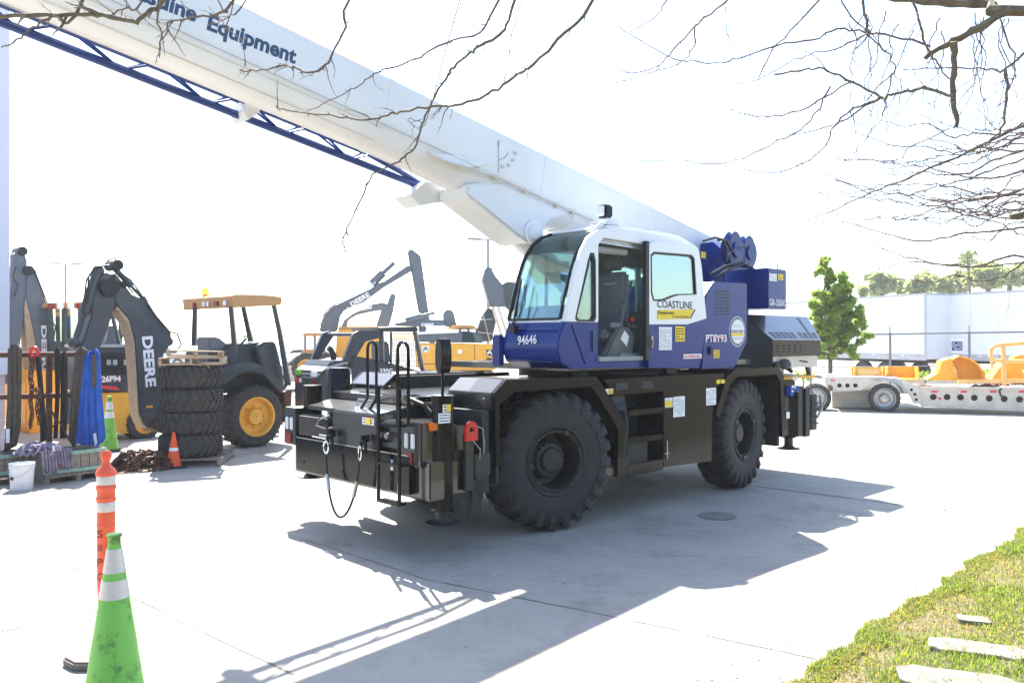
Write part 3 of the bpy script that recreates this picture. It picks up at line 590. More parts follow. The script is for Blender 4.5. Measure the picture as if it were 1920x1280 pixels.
b = B(); b.tube([(-1.93, -.55, 2.17), (-1.90, -.56, 2.24), (-1.75, -.53, 2.72)], .013, 6); b.bx(-1.93, -1.86, -.6, -.5, 2.12, 2.2); b.tube([(-1.80, -.50, 2.30), (-1.70, -.45, 2.72)], .012, 5); b.tube([(-1.91, -.58, 2.2), (-1.83, -.68, 2.45), (-1.77, -.6, 2.65)], .006, 5); b.build('wiper', 'rubberseal', cab)
b = B(); b.prism([(-1.10, 3.30), (-1.05, 3.345), (-.6, 3.37), (.35, 3.35), (.60, 3.28), (.64, 3.2), (.35, 3.27), (-.75, 3.30)], CY+.05, CF, 'y'); b.build('roof', 'white', cab, bevel=0.015)
b = B(); b.tube([(-1.30, CY+.06, 3.23), (-1.12, CY+.05, 3.36), (-1.0, CY+.1, 3.40), (-.75, CY+.1, 3.40)], .03, 8); b.bx(-1.08, -.78, CY+.08, CY+.3, 3.36, 3.40); b.build('visor', 'white', cab, bevel=0.01)
b = B(); b.bx(-.97, -.83, -1.12, -.98, 3.45, 3.60); wl = b.build('work_lamp', 'black', cab, bevel=0.02)
b = B(); b.bx(-.985, -.968, -1.105, -.995, 3.465, 3.585); b.build('lens', 'lens', wl, bevel=0.008)
b = B(); b.cyl((-.9, -1.05, 3.38), (-.9, -1.05, 3.46), .02); b.build('bracket', 'steel', wl)
b = B(); b.tube([(.0, -1.0, 3.37), (.0, -1.0, 3.40), (-.25, -1.0, 3.395), (.2, -1.0, 3.39)], .008); b.build('roof_wiper', 'rubberseal', cab)
# interior
b = B(); b.prism([(-1.75, 1.8), (-1.72, 2.28), (-1.33, 3.17), (-1.05, 3.30), (.62, 3.27), (.66, 1.8)], CF, CF-.03, holes=[[(-1.62, 2.32), (-1.35, 3.08), (-.66, 3.10), (-.66, 2.32)], [(.02, 2.42), (.02, 3.0), (.55, 3.0), (.55, 2.42)]])
b.bx(.60, .66, CY+.06, CF, 1.8, 2.55); b.bx(.60, .66, CY+.06, CF, 3.0, 3.25); b.build('inner_wall', 'cabgrey', cab)
b = B(); b.bx(-1.0, .6, CY+.06, CF-.03, 3.235, 3.27); b.build('headliner', 'cabgrey', cab)
b = B(); b.prism([(-1.62, 2.3), (-1.35, 3.10), (-.62, 3.12), (-.62, 2.3)], CF-.012, CF-.006); b.build('side_window', 'glass', cab, smooth=0); b = B(); b.prism([(.02, 2.42), (.02, 3.0), (.55, 3.0), (.55, 2.42)], CF-.012, CF-.006); b.build('side_window', 'glass', cab, smooth=0)
b = B(); b.bx(-1.20, -1.17, CF-.03, CF+.0, 2.3, 3.12); b.build('window_post', 'rubberseal', cab)
b = B(); b.bx(.61, .63, CY+.06, CF, 2.55, 3.0); b.build('rear_window', 'glass', cab)
b = B(); b.tube([(-1.2, CY+.05, 3.14), (-.42, CY+.05, 3.12)], .022, 6); b.bx(-1.2, -.35, CY+.05, CY+.12, 3.13, 3.19); b.build('door_track', 'steel', cab)
b = B(); b.cyl((-1.22, -1.12, 3.07), (-.62, -1.12, 3.07), .045); b.build('sun_blind', 'cablight', cab)
b = B(); b.prism([(-1.74, 2.24), (-1.60, 2.42), (-1.32, 2.44), (-1.22, 2.32), (-1.22, 1.8), (-1.7, 1.8)], CY+.16, CF-.05); b.build('dashboard', 'cabgrey', cab, bevel=0.02)
b = B(); b.tube([(-1.16+.17*math.cos(R(d))*.5, -.78+.17*math.sin(R(d)), 2.55+.15*math.cos(R(d))) for d in range(0, 361, 20)], .014, 6); b.cyl((-1.3, -.78, 2.35), (-1.16, -.78, 2.55), .025); b.tube([(-1.16, -.94, 2.55), (-1.16, -.62, 2.55)], .01); b.build('steering_wheel', 'rubberseal', cab)
b = B(); b.bx(-.90, -.38, -1.04, -.55, 2.02, 2.16); b.bx(-.52, -.40, -1.03, -.57, 2.12, 2.86); b.bx(-.48, -.38, -.94, -.66, 2.88, 3.05); b.bx(-.82, -.42, -1.0, -.56, 1.80, 2.02)
st_ = b.build('operator_seat', 'seat', cab, bevel=0.035)
b = B(); b.tube([(-.34, -1.0, 2.75), (-.55, -1.04, 2.4), (-.62, -1.05, 2.15)], .022, 6); b.bx(-.85, -.35, -1.10, -1.02, 2.18, 2.24); b.build('arm_rest', 'seat', st_, bevel=0.01)
b = B(); b.prism([(-1.05, 1.8), (-.75, 2.18), (-.60, 2.22), (-.45, 2.1), (-.5, 1.8)], -1.14, -1.05); b.build('console', 'seatdark', cab, bevel=0.02)
plate([(-.74, -1.145, 2.05), (-.62, -1.145, 1.96), (-.58, -1.145, 2.08), (-.66, -1.145, 2.15)], 'decalwhite', cab)
b = B(); b.ball((-.46, -1.10, 2.28), .035, 6); b.build('knob', 'red', cab); b = B(); b.tube([(-.5, -1.08, 2.1), (-.46, -1.10, 2.26)], .012); b.ball((-.6, -1.12, 2.22), .04, 6); b.build('lever', 'rubberseal', cab)
b = B(); b.bx(-.75, -.42, -1.16, -1.05, 1.80, 1.88); b.build('paper_box', 'cablight', cab)
plate([(-.95, CF-.035, 2.86), (-.80, CF-.035, 2.86), (-.80, CF-.035, 3.0), (-.95, CF-.035, 3.0)], 'decalwhite', cab)
text('TADANO', (-.524, -.72, 2.70), (-.524, -.90, 2.71), (0, 0, .025), 'decalwhite', st_, 'lettering')
b = B(); b.bx(-1.27, -.33, CY-.03, CY+.08, 1.80, 1.85); b.build('door_sill', 'cablight', cab, bevel=0.006)
# sliding door, pushed back
DY = -1.32
dout = C.P([(1213, 466), (1220, 456), (1232, 452), (1300, 457), (1310, 465), (1316, 500), (1325, 597), (1290, 608), (1216, 608)], DY)
win = C.P([(1220, 478), (1226, 472), (1297, 478), (1302, 484), (1306, 552), (1272, 553), (1262, 556), (1245, 563), (1225, 564), (1221, 550)], DY)
door = B().prism(dout, DY, DY+.045, holes=[win]).build('sliding_door', 'white', cab, bevel=0.008)
cx = sum(p[0] for p in win)/len(win); cz = sum(p[1] for p in win)/len(win)
B().prism(win, DY-.004, DY+.02, holes=[[(cx+(x-cx)*.955, cz+(z-cz)*.93) for x, z in win]]).build('window_seal', 'rubberseal', door)
B().prism(win, DY+.015, DY+.022).build('door_window', 'doorglass', door, smooth=0)
dlow = C.P([(1216, 608), (1290, 608), (1325, 597), (1320, 640), (1312, 690), (1216, 690)], DY)
B().prism(dlow, DY+.001, DY+.045).build('lower_panel', 'blue', door, bevel=0.006)
B().bx(*sorted((C.L(1213, 600, Y=DY).x-.02, C.L(1217, 600, Y=DY).x)), DY-.003, DY+.05, 1.80, 3.2).build('door_edge', 'rubberseal', door)
o = decal(C, 1215, 628, 1226, 655, 'rubberseal', door, Y=DY, name='handle_recess', lift=.002)
b = B(); p = C.L(1219, 641, Y=DY); b.tube([(p.x, DY-.03, p.z-.07), (p.x+.01, DY-.035, p.z), (p.x, DY-.03, p.z+.07)], .009); b.build('door_handle', 'chrome', door)
def dtext(s, u0, v0, u1, v1, m, par, Y, fr=C, **k):
    q = rect(fr, u0, v0, u1, v1, Y=Y); return text(s, q[0], q[1], q[3]-q[0], m, par, **k)
dtext('COASTLINE', 1232, 564, 1298, 578, 'ink', door, DY, bold=.012)
plate([C.L(u, v, Y=DY) for u, v in [(1232, 599), (1292, 597), (1301, 580), (1232, 581)]], 'decalyellow', door)
plate([C.L(u, v, Y=DY) for u, v in [(1293, 597), (1295, 597), (1304, 580), (1302, 580)]], 'ink', door)
dtext('Equipment', 1234, 583, 1264, 590.5, 'ink', door, DY-.005, bold=.02); dtext('Crane Division', 1261, 591, 1292, 596, 'ink', door, DY-.005)
decal(C, 1235, 613, 1259, 656, 'decalwhite', door, Y=DY, rows=12); decal(C, 1265.5, 612, 1283.5, 640, 'decalyellow', door, Y=DY, rows=5, ink='ink')
decal(C, 1281, 663.5, 1315, 672, 'decalwhite', door, Y=DY); dtext('NO STEPPING HERE', 1283, 665.5, 1313, 670.5, 'decalred', door, DY-.005, bold=.02)
# number and pressings on the nose
text('94646', C.L(972, 647, X=-1.885) , C.L(1007.5, 644.5, X=-1.885), Vector((0.0, 0, .105)), 'decalwhite', cab, 'number', bold=.02, lift=.012)
b = B()
for zz in (2.16, 1.80): b.bx(-1.895, -1.87, -1.15, -.55, zz, zz+.006)
b.build('panel_groove', 'navyink', cab)
b = B(); b.prism([(-1.70, 2.2), (-1.62, 2.2), (-1.40, 1.80), (-1.48, 1.77)], CY-.012, CY); b.bx(-1.62, -1.35, CY-.008, CY, 2.05, 2.07); b.bx(-1.55, -1.33, CY-.008, CY, 1.93, 1.95); b.build('pressed_rib', 'blue', cab, bevel=0.004)
b = B(); b.bx(-1.36, -1.33, CY-.02, CY, 1.92, 2.14); b.build('grab_recess', 'navyink', cab)
# generator housing behind the cab
ep = C.P([(1320, 602), (1322, 552), (1338, 528), (1400, 531), (1400, 641), (1377, 689), (1314, 692)], CY)
eb = B().prism(ep, CY-.01, -.30).build('side_housing', 'blue', crane, bevel=0.012)
b = B()
for k in range(8):
    for (ua, ub) in ((1341, 1349), (1351, 1359), (1361, 1368)):
        q = rect(C, ua, 545+k*6.1, ub, 547.4+k*6.1, Y=CY-.01); b.loft([p+Vector((0, -.002, 0)) for p in q], [p+Vector((0, -.004, 0)) for p in q])
b.build('louvre', 'ink', eb, smooth=0)
for kk, mm in ((0.004, 'decalred'), (0.0, 'decalwhite')): dtext('PT8Y93', 1323, 627, 1362, 641.5, mm, eb, CY-.012-(0 if kk else .003), bold=.06 if kk else .02)
sc_ = C.L(1382, 621.5, Y=CY-.01)
def oval(rx, rz, yy, m, nm, y2=None): return B().prism([(sc_.x+rx*math.cos(2*math.pi*k/40), sc_.z+rz*math.sin(2*math.pi*k/40)) for k in range(40)], yy, y2 or yy-.002).build(nm, m, eb)
rr = .205; oval(rr, rr, CY-.012, 'decalwhite', 'seal'); oval(rr*.95, rr*.95, CY-.0155, 'navyink', 'seal_ring'); oval(rr*.80, rr*.80, CY-.019, 'decalwhite', 'seal_face')
b = B()
for k in range(28):
    if k % 7: a = 2*math.pi*k/28; b.bx(-.006, .006, -.001, .001, rr*.84, rr*.91, Matrix.Translation((sc_.x, CY-.019, sc_.z)) @ Matrix.Rotation(a, 4, 'Y'))
b.build('seal_lettering', 'decalwhite', eb)
dtext('COASTLINE', 1371, 618.5, 1393, 623.5, 'ink', eb, CY-.022, bold=.01); plate([C.L(u, v, Y=CY-.021) for u, v in [(1371, 629.5), (1391, 629.5), (1394, 624.5), (1371, 624.5)]], 'decalyellow', eb)
dtext('Equipment', 1375, 609, 1390, 613, 'inkgrey', eb, CY-.022); dtext('Crane Division', 1373, 632, 1392, 636, 'inkgrey', eb, CY-.022)
decal(C, 1337.5, 656, 1348.5, 671, 'decalyellow', eb, Y=CY-.01, rows=4, ink='ink')
b = B(); p = C.L(1330, 657, Y=CY-.01); b.ball((p.x, p.y-.02, p.z), .05, 6, (.5, .4, 1.2)); b.build('lock', 'ink', eb)
# superstructure side plates, winches and counterweight
sp = C.P([(1316, 456), (1334, 454), (1352, 470), (1362, 500), (1400, 506), (1400, 600), (1320, 600)], -.42)
for yy in (-.46, .34): B().prism([(x, z) for x, z in sp], yy, yy+.08).build('boom_bracket', 'blue', crane, bevel=0.01)
b = B(); b.bx(1.1, 3.1, -.4, .4, 1.75, 2.9); b.build('superstructure', 'blue', crane, bevel=0.02)
decal(C, 1314, 472, 1323, 484, 'decalyellow', crane, Y=-.47)
for (u, v, yy, rad) in [(1374, 472, -.62, .27), (1400, 477, -.48, .26)]:
    p = C.L(u, v, Y=yy); b = B()
    b.lathe([(rad*.55, 0), (rad, 0), (rad*1.04, .015), (rad, .03), (rad*.86, .04), (rad*.84, .17), (rad, .18), (rad*1.04, .195), (rad, .21), (rad*.4, .22)], (p.x, p.y-.1, p.z+.02), 'y', 36); b.v = [(p.x+(x-p.x)*.66, p.y+(y-p.y)*.6, z) for x, y, z in b.v]
    wd = b.build('winch_drum', 'blue2', crane)
    b = B(); 
    for k in range(6): b.lathe([(rad*.86, 0), (rad*.885, .008), (rad*.86, .016)], (p.x, p.y-.05+k*.02, p.z+.02), 'y', 28)
    b.build('wire_rope', 'blue', wd)
    b = B(); b.cyl((p.x, p.y-.09, p.z+.02), (p.x, p.y-.05, p.z+.02), rad*.45, n=20); b.build('drum_hub', 'blue', wd, bevel=.01)
b = B(); b.bx(2.1, 3.0, -.75, .4, 2.85, 3.12); b.build('winch_frame', 'blue', crane, bevel=.02)
b = B()
for k, (a, c_) in enumerate([((1318, 452), (1372, 470)), ((1345, 450), (1362, 492)), ((1330, 515), (1408, 500)), ((1340, 520), (1412, 503)), ((1360, 482), (1410, 470))]):
    p, q = C.L(*a, Y=-.75), C.L(*c_, Y=-.75); b.tube([p, p.lerp(q, .3)+Vector((0, -.05, .09)), p.lerp(q, .7)+Vector((0, -.05, .10)), q], .018 if k < 4 else .008, 7)
b.build('hose', 'rubberseal', crane)
kx0, kx1 = C.L(1440, 502, Y=-1.12).x, C.L(1475, 508, Y=-1.12).x
kz1, kz0 = C.L(1440, 502, Y=-1.12).z, C.L(1440, 578, Y=-1.12).z
cw = B().bx(kx0, kx1, -1.12, 1.12, kz0, kz1).build('counterweight', 'blue', crane, bevel=0.015)
B().bx(1.9, kx0, -.40, .6, 2.55, 3.0).build('tail_frame', 'blue', crane)
dtext('GR-350XL', 1442.5, 561, 1474, 573.5, 'decalwhite', cw, -1.122, bold=.012)
decal(C, 1442, 513, 1456, 527, 'decalwhite', cw, Y=-1.122, rows=3); decal(C, 1458, 514, 1468, 525, 'decalyellow', cw, Y=-1.122, rows=2, ink='ink')
b = B(); p = C.L(1461, 505, Y=-.9); b.tube([(p.x-.05, -.9, kz1-.02), (p.x-.05, -.9, kz1+.12), (p.x+.03, -.9, kz1+.12), (p.x+.03, -.9, kz1-.02)], .01); b.build('lifting_eye', 'steel', cw)
# boom
TH = math.atan(.189); bd = Vector((-math.cos(TH), 0, math.sin(TH))); bu = Vector((math.sin(TH), 0, math.cos(TH)))
BO = Vector((2.85, 0, 3.53))          # top rear end of the boom
def bp(s, h, y): return BO + bd*s + bu*h + Vector((0, y, 0))      # s forward, h up (negative: below the top)
def bsec(s, top, hh, w):
    pts = [(-w, top), (w, top), (w, top-hh*.52)]
    pts += [(w*math.cos(a), top-hh*.52-(hh*.48)*math.sin(a)) for a in [R(d) for d in range(15, 166, 15)]] + [(-w, top-hh*.52)]
    return [bp(s, h, y) for y, h in pts]
b = B(); b.rings([bsec(0.0, 0, .62, .27), bsec(.8, 0, .86, .28), bsec(4.0, 0, .80, .28), bsec(6.3, 0, .72, .28), bsec(9.9, 0, .70, .28)]); bm_ = b.build('boom', 'boomwhite', crane, smooth=30)
b = B(); b.rings([bsec(9.85, -.03, .64, .25), bsec(11.3, -.03, .64, .25)]); b.rings([bsec(9.78, .012, .74, .30), bsec(9.9, .012, .74, .30)]); b.rings([bsec(11.2, -.07, .56, .22), bsec(11.7, -.07, .56, .22)]); b.build('boom_section', 'boomwhite', crane, smooth=30)
b = B(); b.bx(-.1, .1, -.2, .2, -.2, .2); 
# lift cylinder bracket hanging below the base section
br = [Vector((x, 0, z)) for x, z in C.P([(878, 345), (876, 366), (905, 389), (974, 444), (996, 457), (1014, 446), (1032, 412), (1075, 404), (1075, 330)], -.265)]
b = B(); b.prism([(p.x, p.z) for p in br], -.265, .265); b.build('cylinder_bracket', 'boomwhite', crane, bevel=0.03)
pc = (lambda q: Vector((q[0], 0, q[1])))(C.P([(1000, 436)], -.265)[0]); b = B(); b.cyl((pc.x, -.32, pc.z), (pc.x, .32, pc.z), .09); b.cyl((pc.x, -.29, pc.z), (pc.x, -.27, pc.z), .15); b.build('pivot_pin', 'white', crane)
b = B(); b.cyl((pc.x, 0, pc.z), (.9, 0, 1.95), .14, n=24); b.cyl((pc.x, 0, pc.z), (pc.x+.6, 0, pc.z-.4), .09, n=24); b.build('lift_cylinder', 'white', crane)
# jib truss stowed under the boom
js0, js1 = 3.9+1.0, 11.2
b = B()
bot = -.70
for y, hh in ((.36, -.58), (.56, -.52)): b.tube([bp(5.2, -.66, .46), bp(6.0, hh, y), bp(js1, hh, y)], .026, 6)
b.tube([bp(5.1, -.69, .46), bp(js1, -.70, .46)], .04, 8)
s_ = 6.0
while s_ < js1-.3:
    for y, hh in ((.36, -.58), (.56, -.52)): b.tube([bp(s_, hh, y), bp(s_+.22, -.70, .46), bp(s_+.62, hh, y)], .013, 5)
    b.tube([bp(s_, -.58, .36), bp(s_, -.52, .56)], .012, 5); s_ += .80
b.build('jib_truss', 'blue2', crane)
b = B(); b.prism(C.P([(468, 182), (458, 205), (466, 225), (487, 211), (494, 190)], .28), .28, .60); b.build('jib_bracket', 'boomwhite', crane, bevel=0.012)
b = B(); b.prism(C.P([(798, 340), (770, 366), (790, 386), (812, 380), (846, 377), (868, 364), (866, 350)], .28), .28, .60); b.build('jib_bracket', 'boomwhite', crane, bevel=0.008)
b = B(); b.prism(C.P([(860, 372), (866, 362), (886, 371), (892, 385), (885, 386), (883, 394), (877, 394), (874, 384)], .1), .1, .2); b.build('jib_hook', 'blue2', crane)
# lettering, seams, hoses, winch rope
def btext(s, s0, h0, s1, h1, hh, m, **k): return text(s, bp(s0, h0, -.281), bp(s1, h1, -.281), bu*hh, m, bm_, **k)
E0 = C.L(387, 57, Y=-.28); E1 = C.L(553, 122, Y=-.28); Eu = (C.L(392, 29, Y=-.28)-E0); hgt = Eu.dot(bu)
E0 = E0-bu*hgt*.30; E1 = E1-bu*hgt*.30; hgt *= 1.42; text('Equipment', E0, E1, bu*hgt, 'navyink', bm_, 'lettering', bold=.035)
dE = (E1-E0).normalized(); q1 = C.L(366, 43, Y=-.28); text('Coastline', q1-dE*((E1-E0).length*.86), q1, bu*hgt*.74, 'navyink', bm_, 'lettering', bold=.035)
b = B(); b.tube([bp(.05, .03, -.1), bp(11, .05, -.1)], .008, 6); b.tube([bp(.05, .03, .1), bp(11, .05, .1)], .008, 6); b.build('winch_rope', 'steel', crane)
b = B(); b.tube([bp(5.0, -.50, -.285), bp(10.5, -.44, -.285)], .004, 4); b.build('seam', 'inkgrey', bm_)
for a_ in (25, 52, 118):
    B().tube([bp(s_, -.80*.52-(.80 if s_ < 5 else .715)*.48*math.sin(R(a_)) if s_ < 5 else -.715*.52-.715*.48*math.sin(R(a_)), -.281*math.cos(R(a_))) for s_ in (6.3, 9.9)], .004, 4).build('weld_line', 'cream', bm_)
for s_ in (6.3, 3.98): b = B(); b.rings([[v+bd*dd for v in bsec(s_, .004, {6.3: .73, 3.98: .81}[s_], .2835)] for dd in (-.03, .03)]); b.build('collar', 'boomwhite', bm_, smooth=30)
hp = [C.L(u, v, Y=-.31) for u, v in [(800, 285), (835, 303), (865, 312), (930, 332), (985, 357), (1045, 384), (1075, 397), (1115, 415)]]
b = B(); b.tube(hp, .014, 6); hz2 = [C.L(u, v, Y=-.34) for u, v in [(1075, 397), (1072, 415), (1060, 428), (1030, 433)]]; b.tube(hz2, .008, 6)
for p in hp[2:]: b.bx(p.x-.02, p.x+.02, -.32, -.28, p.z-.03, p.z+.02)
b.build('hose', 'cream', crane)
pl_ = [C.L(u, v, Y=-.29) for u, v in [(793, 285), (865, 316), (935, 307), (905, 296), (880, 283), (800, 245)]]
b = B(); b.prism([(p.x, p.z) for p in pl_[:4]], -.286, -.279); b.build('stiffener_plate', 'boomwhite', bm_, bevel=0.002)
b = B(); g0 = C.L(935, 292, Y=-.285); b.tube([(g0.x, -.285, g0.z+.17), (g0.x, -.285, g0.z-.2)], .004, 4); b.tube([(g0.x, -.285, g0.z+.17), (g0.x, -.285, g0.z+.11)], .01, 4)
b.tube([(g0.x+.16*math.sin(R(d)), -.285, g0.z-.16*math.cos(R(d))+.12) for d in range(0, 75, 8)], .004, 4); gg = b.build('angle_gauge', 'inkgrey', bm_)
for tx, d in (('20', 6), ('40', 30), ('60', 55), ('80', 78)):
    c_ = Vector((g0.x+.24*math.sin(R(d)), -.285, g0.z+.1-.24*math.cos(R(d)))); text(tx, c_, c_+Vector((.055, 0, 0)), (0, 0, .04), 'inkgrey', gg, 'number')
# decals on the carrier side
decal(C, 1246, 745.5, 1260.5, 763.5, 'decalwhite', crane, Y=-1.292, rows=3); decal(C, 1246.5, 751, 1259.5, 762.5, 'decalyellow', crane, Y=-1.295)
decal(C, 1262, 743, 1283.5, 781, 'decalwhite', crane, Y=-1.292, rows=9); decal(C, 1323.5, 727, 1342, 759, 'decalwhite', crane, Y=-1.292, rows=8)
decal(C, 1135, 728.5, 1149, 738.5, 'decalwhite', crane, Y=-1.292); decal(C, 1140.5, 729, 1148.8, 738, 'decalyellow', crane, Y=-1.295, rows=2, ink='ink')
decal(C, 1343, 711.5, 1350, 719, 'decalyellow', crane, Y=-1.292); decal(C, 1351.2, 711, 1358.5, 718.5, 'decalyellow', crane, Y=-1.292)
decal(C, 808, 707, 823, 717, 'decalwhite', crane, Y=.575, rows=2, ink='ink'); 
# ---------------------------------------------------------------- cones and post in front
def stripes(b0, segs, parent, c):
    pass
DP = gnd(184, 1238)
dl = thing('delineator_post', 'tall slim orange post with two pale reflective bands and handwritten letters S W P C', 'traffic post', (DP.x+.06, DP.y-.02, 0))
b = B(); b.prism([(.20*math.cos(R(d))*1.1-.04, .17*math.sin(R(d))) for d in range(22, 382, 45)], 0, .055, 'z'); b.build('base', 'padgrey', dl, bevel=.012)
hT = 1.335
b = B(); b.lathe([(.040, .05), (.042, .30), (.052, .50), (.054, .86), (.057, .87), (.054, .88), (.054, 1.02), (.060, 1.03), (.060, 1.045), (.054, 1.05), (.054, 1.09), (.060, 1.10), (.060, 1.12), (.055, 1.125), (.055, 1.18), (.062, 1.19), (.062, 1.20), (.050, 1.225), (.030, 1.245), (.024, 1.265), (.022, 1.275), (.030, 1.29), (.035, 1.31), (.032, 1.33), (.018, 1.342), (.002, 1.345)], n=32)
b.build('post', 'orange', dl, smooth=50)
for z0, z1 in ((.958, 1.018), (1.128, 1.182)): b = B(); b.lathe([(.0555, z0), (.0565, z0+.002), (.0565, z1-.002), (.0555, z1)], n=32); b.build('reflective_band', 'reflective', dl)
b = B(); b.lathe([(.0555, 1.055), (.0560, 1.057), (.0560, 1.088), (.0555, 1.09)], n=32)
for i, chh in enumerate('SWPC'):
    z = .80 - i*.090; text(chh, (-.030, -.0545, z), (.006, -.0565, z), (0, 0, .048), 'darkred', dl, 'letter', lift=.001)
def cone(root, h, r0, r1, m, bands, mband, base=(.36, .03, 'pad'), collar=True):
    prof = [(r0, base[1]), (r1, h-.03), (r1*.9, h)] if not collar else [(r0, base[1]), (r1*1.15, h-.075), (r1*1.02, h-.062), (r1*1.0, h-.02), (r1*1.25, h-.012), (r1*1.25, h)]
    b = B(); b.lathe(prof, n=36); b.build('cone_body', m, root, smooth=50)
    rad = lambda z: r0 + (r1*1.15 - r0)*(z-base[1])/(h-.075-base[1])
    for z0, z1 in bands: b = B(); b.lathe([(rad(z0)+.0005, z0), (rad(z0)+.003, z0+.001), (rad(z1)+.003, z1-.001), (rad(z1)+.0005, z1)], n=36); b.build('reflective_band', mband, root, smooth=50)
    s_ = base[0]/2; b = B(); b.prism([(s_*x, s_*y) for x, y in ((-1, -.85), (-.85, -1), (.85, -1), (1, -.85), (1, .85), (.85, 1), (-.85, 1), (-1, .85))], 0, base[1], 'z'); b.build('base', base[2], root, bevel=.006)
gc = thing('traffic_cone', 'big scuffed green cone with two reflective bands in front of the orange post', 'traffic cone', ((218-U0)/F*4.6-.01, 4.6, 0), .2, 'green traffic cones')
cone(gc, .965, .165, .032, 'conegreen', [(.615, .715), (.755, .885)], 'reflective')
gc2 = thing('traffic_cone', 'green cone standing behind the blue sling by the yellow machine', 'traffic cone', (at(205, 838, 15.2).x, 15.2, 0), .4, 'green traffic cones')
cone(gc2, 1.0, .16, .035, 'conegreen', [(.60, .72), (.76, .90)], 'decalwhite')
p = gnd(326, 876); oc = thing('traffic_cone', 'small orange cone with one white collar in front of the tyre stack', 'traffic cone', p, .5)
cone(oc, .56, .12, .025, 'coneorange', [(.27, .42)], 'decalwhite', collar=False)
# ---------------------------------------------------------------- stack of tyres on a pallet
def old_tyre(idx, z, lab):
    root = Vector((-5.33, 13.72, z)); b = B(); w = .185
    b.lathe(cap=False, prof=[(.27, -w*.8), (.30, -w), (.40, -w*1.02), (.46, -w*.8), (.478, -w*.5), (.48, 0), (.478, w*.5), (.46, w*.8), (.40, w*1.02), (.30, w), (.27, w*.8)], n=48)
    for k in range(26):
        for hs in (-1, 1):
            a = 2*math.pi*(k+(.5 if hs > 0 else 0))/26; rg = []
            for zz, r0, r1, tw, hw in ((.0, .47, .505, .10, .022), (.09, .47, .505, .05, .026), (.155, .44, .492, 0, .028), (.18, .40, .45, 0, .022)):
                rg.append([(r*math.cos(a+tw+dd/r), r*math.sin(a+tw+dd/r), hs*zz) for r, dd in ((r0, -hw), (r1, -hw*.8), (r1, hw*.8), (r0, hw))])
            b.rings(rg)
    o = b.build('tyre', 'oldrubber', None, smooth=40); o.location = root + Vector((random.uniform(-.02, .02), random.uniform(-.02, .02), 0)); o.rotation_euler = (random.uniform(-.015, .015), random.uniform(-.015, .015), random.uniform(0, 6))
    tag(o, lab, 'tyre', 'worn tyres in the stack')
for i, lab in enumerate(['worn black tyre at the bottom of the stack on the pallet', 'second worn tyre from the bottom of the stack', 'third worn tyre from the bottom of the stack', 'topmost worn tyre of the stack under the broken pallet']): old_tyre(i, .125+.19+i*.372, lab)
def pallet(name, lab, loc, rz, w=1.2, d=1.0, m='greywood', broken=False, tilt=0, h=.12):
    o_ = thing(name, lab, 'pallet', loc, rz, 'wooden pallets'); o_.rotation_euler = (0, tilt, rz)
    for k in range(7):
        if broken and k in (2, 4): continue
        y = -d/2+.05+k*(d-.1)/6; b = B(); b.bx(-w/2, w/2 if not (broken and k == 5) else w/5, y-.045, y+.045, h-.018, h); b.build('deck_board', m, o_, bevel=.003)
    for y in (-d/2+.05, 0, d/2-.05): b = B(); b.bx(-w/2, w/2, y-.04, y+.04, 0, .018); b.build('bottom_board', m, o_)
    for x in (-w/2+.03, 0, w/2-.03): b = B(); b.bx(x-.022, x+.022, -d/2, d/2, .018, h-.018); b.build('stringer', m, o_, bevel=.003)
    return o_
pallet('wooden_pallet', 'grey wooden pallet on the ground under the tyre stack', (-5.45, 13.82, 0), .15, 1.35, 1.3, h=.125)
pallet('wooden_pallet', 'pale broken pallet lying on top of the tyre stack', (-5.27, 13.7, .125+.19*2+3*.372+.01), .25, .98, .9, 'wood', True, h=.12)
pallet('wooden_pallet', 'second pale broken pallet tipped on the tyre stack pallet', (-5.22, 13.62, .125+.19*2+3*.372+.14), .42, .86, .7, 'wood', True, .03, h=.10)
# ---------------------------------------------------------------- crates, bucket, slings
def crate(org, deg, w, d, h, lab):
    o_ = thing('wooden_crate', lab, 'crate', org, R(90-deg), 'wooden crates'); z0 = .12
    n = max(4, int(w/.11))
    for k in range(n):
        x = w*k/n; b = B(); b.bx(x+.004, x+w/n-.004, 0, .02, z0, z0+h); b.build('side_board', 'greywood', o_, bevel=.002)
    b = B(); b.bx(0, w, d-.02, d, z0, z0+h); b.build('back_panel', 'greywood', o_)
    for x in (0, w-.02): b = B(); b.bx(x, x+.02, .022, d-.022, z0, z0+h); b.build('end_panel', 'greywood', o_)
    for z in (z0+.02, z0+h-.05): b = B(); b.bx(-.012, w+.012, -.022, -.002, z, z+.05); b.build('green_rail', 'greenpaint', o_, bevel=.003)
    b = B(); b.bx(-.01, w, -.02, d, .09, .115); b.build('floor_board', 'greywood', o_)
    for x in (0, w*.5, w-.08): b = B(); b.bx(x, x+.07, 0, d, 0, .088); b.build('skid', 'greywood', o_)
    b = B(); b.bx(.03, w-.03, .03, d-.03, z0, z0+h*.8); b.build('contents', 'strapblack', o_)
    return o_
c1 = gnd(84, 909); crate((c1.x, c1.y, 0), 38, .86, .62, .32, 'wooden crate with green rails right of the white bucket, draped with purple slings')
c2 = gnd(2, 909) - Vector((math.cos(R(52)), math.sin(R(52)), 0))*.55; crate((c2.x, c2.y, 0), 38, .95, .6, .30, 'wooden crate with green rails behind the white bucket at the left edge')
p = gnd(41, 917); bk = thing('plastic_bucket', 'white plastic bucket standing in front of the crates', 'bucket', p)
b = B(); b.lathe([(.13, 0), (.135, .01), (.152, .30), (.160, .302), (.160, .325), (.152, .327), (.152, .345), (.160, .347), (.160, .36), (.145, .36), (.125, .03)], n=36); b.build('bucket_body', 'bucketwhite', bk)
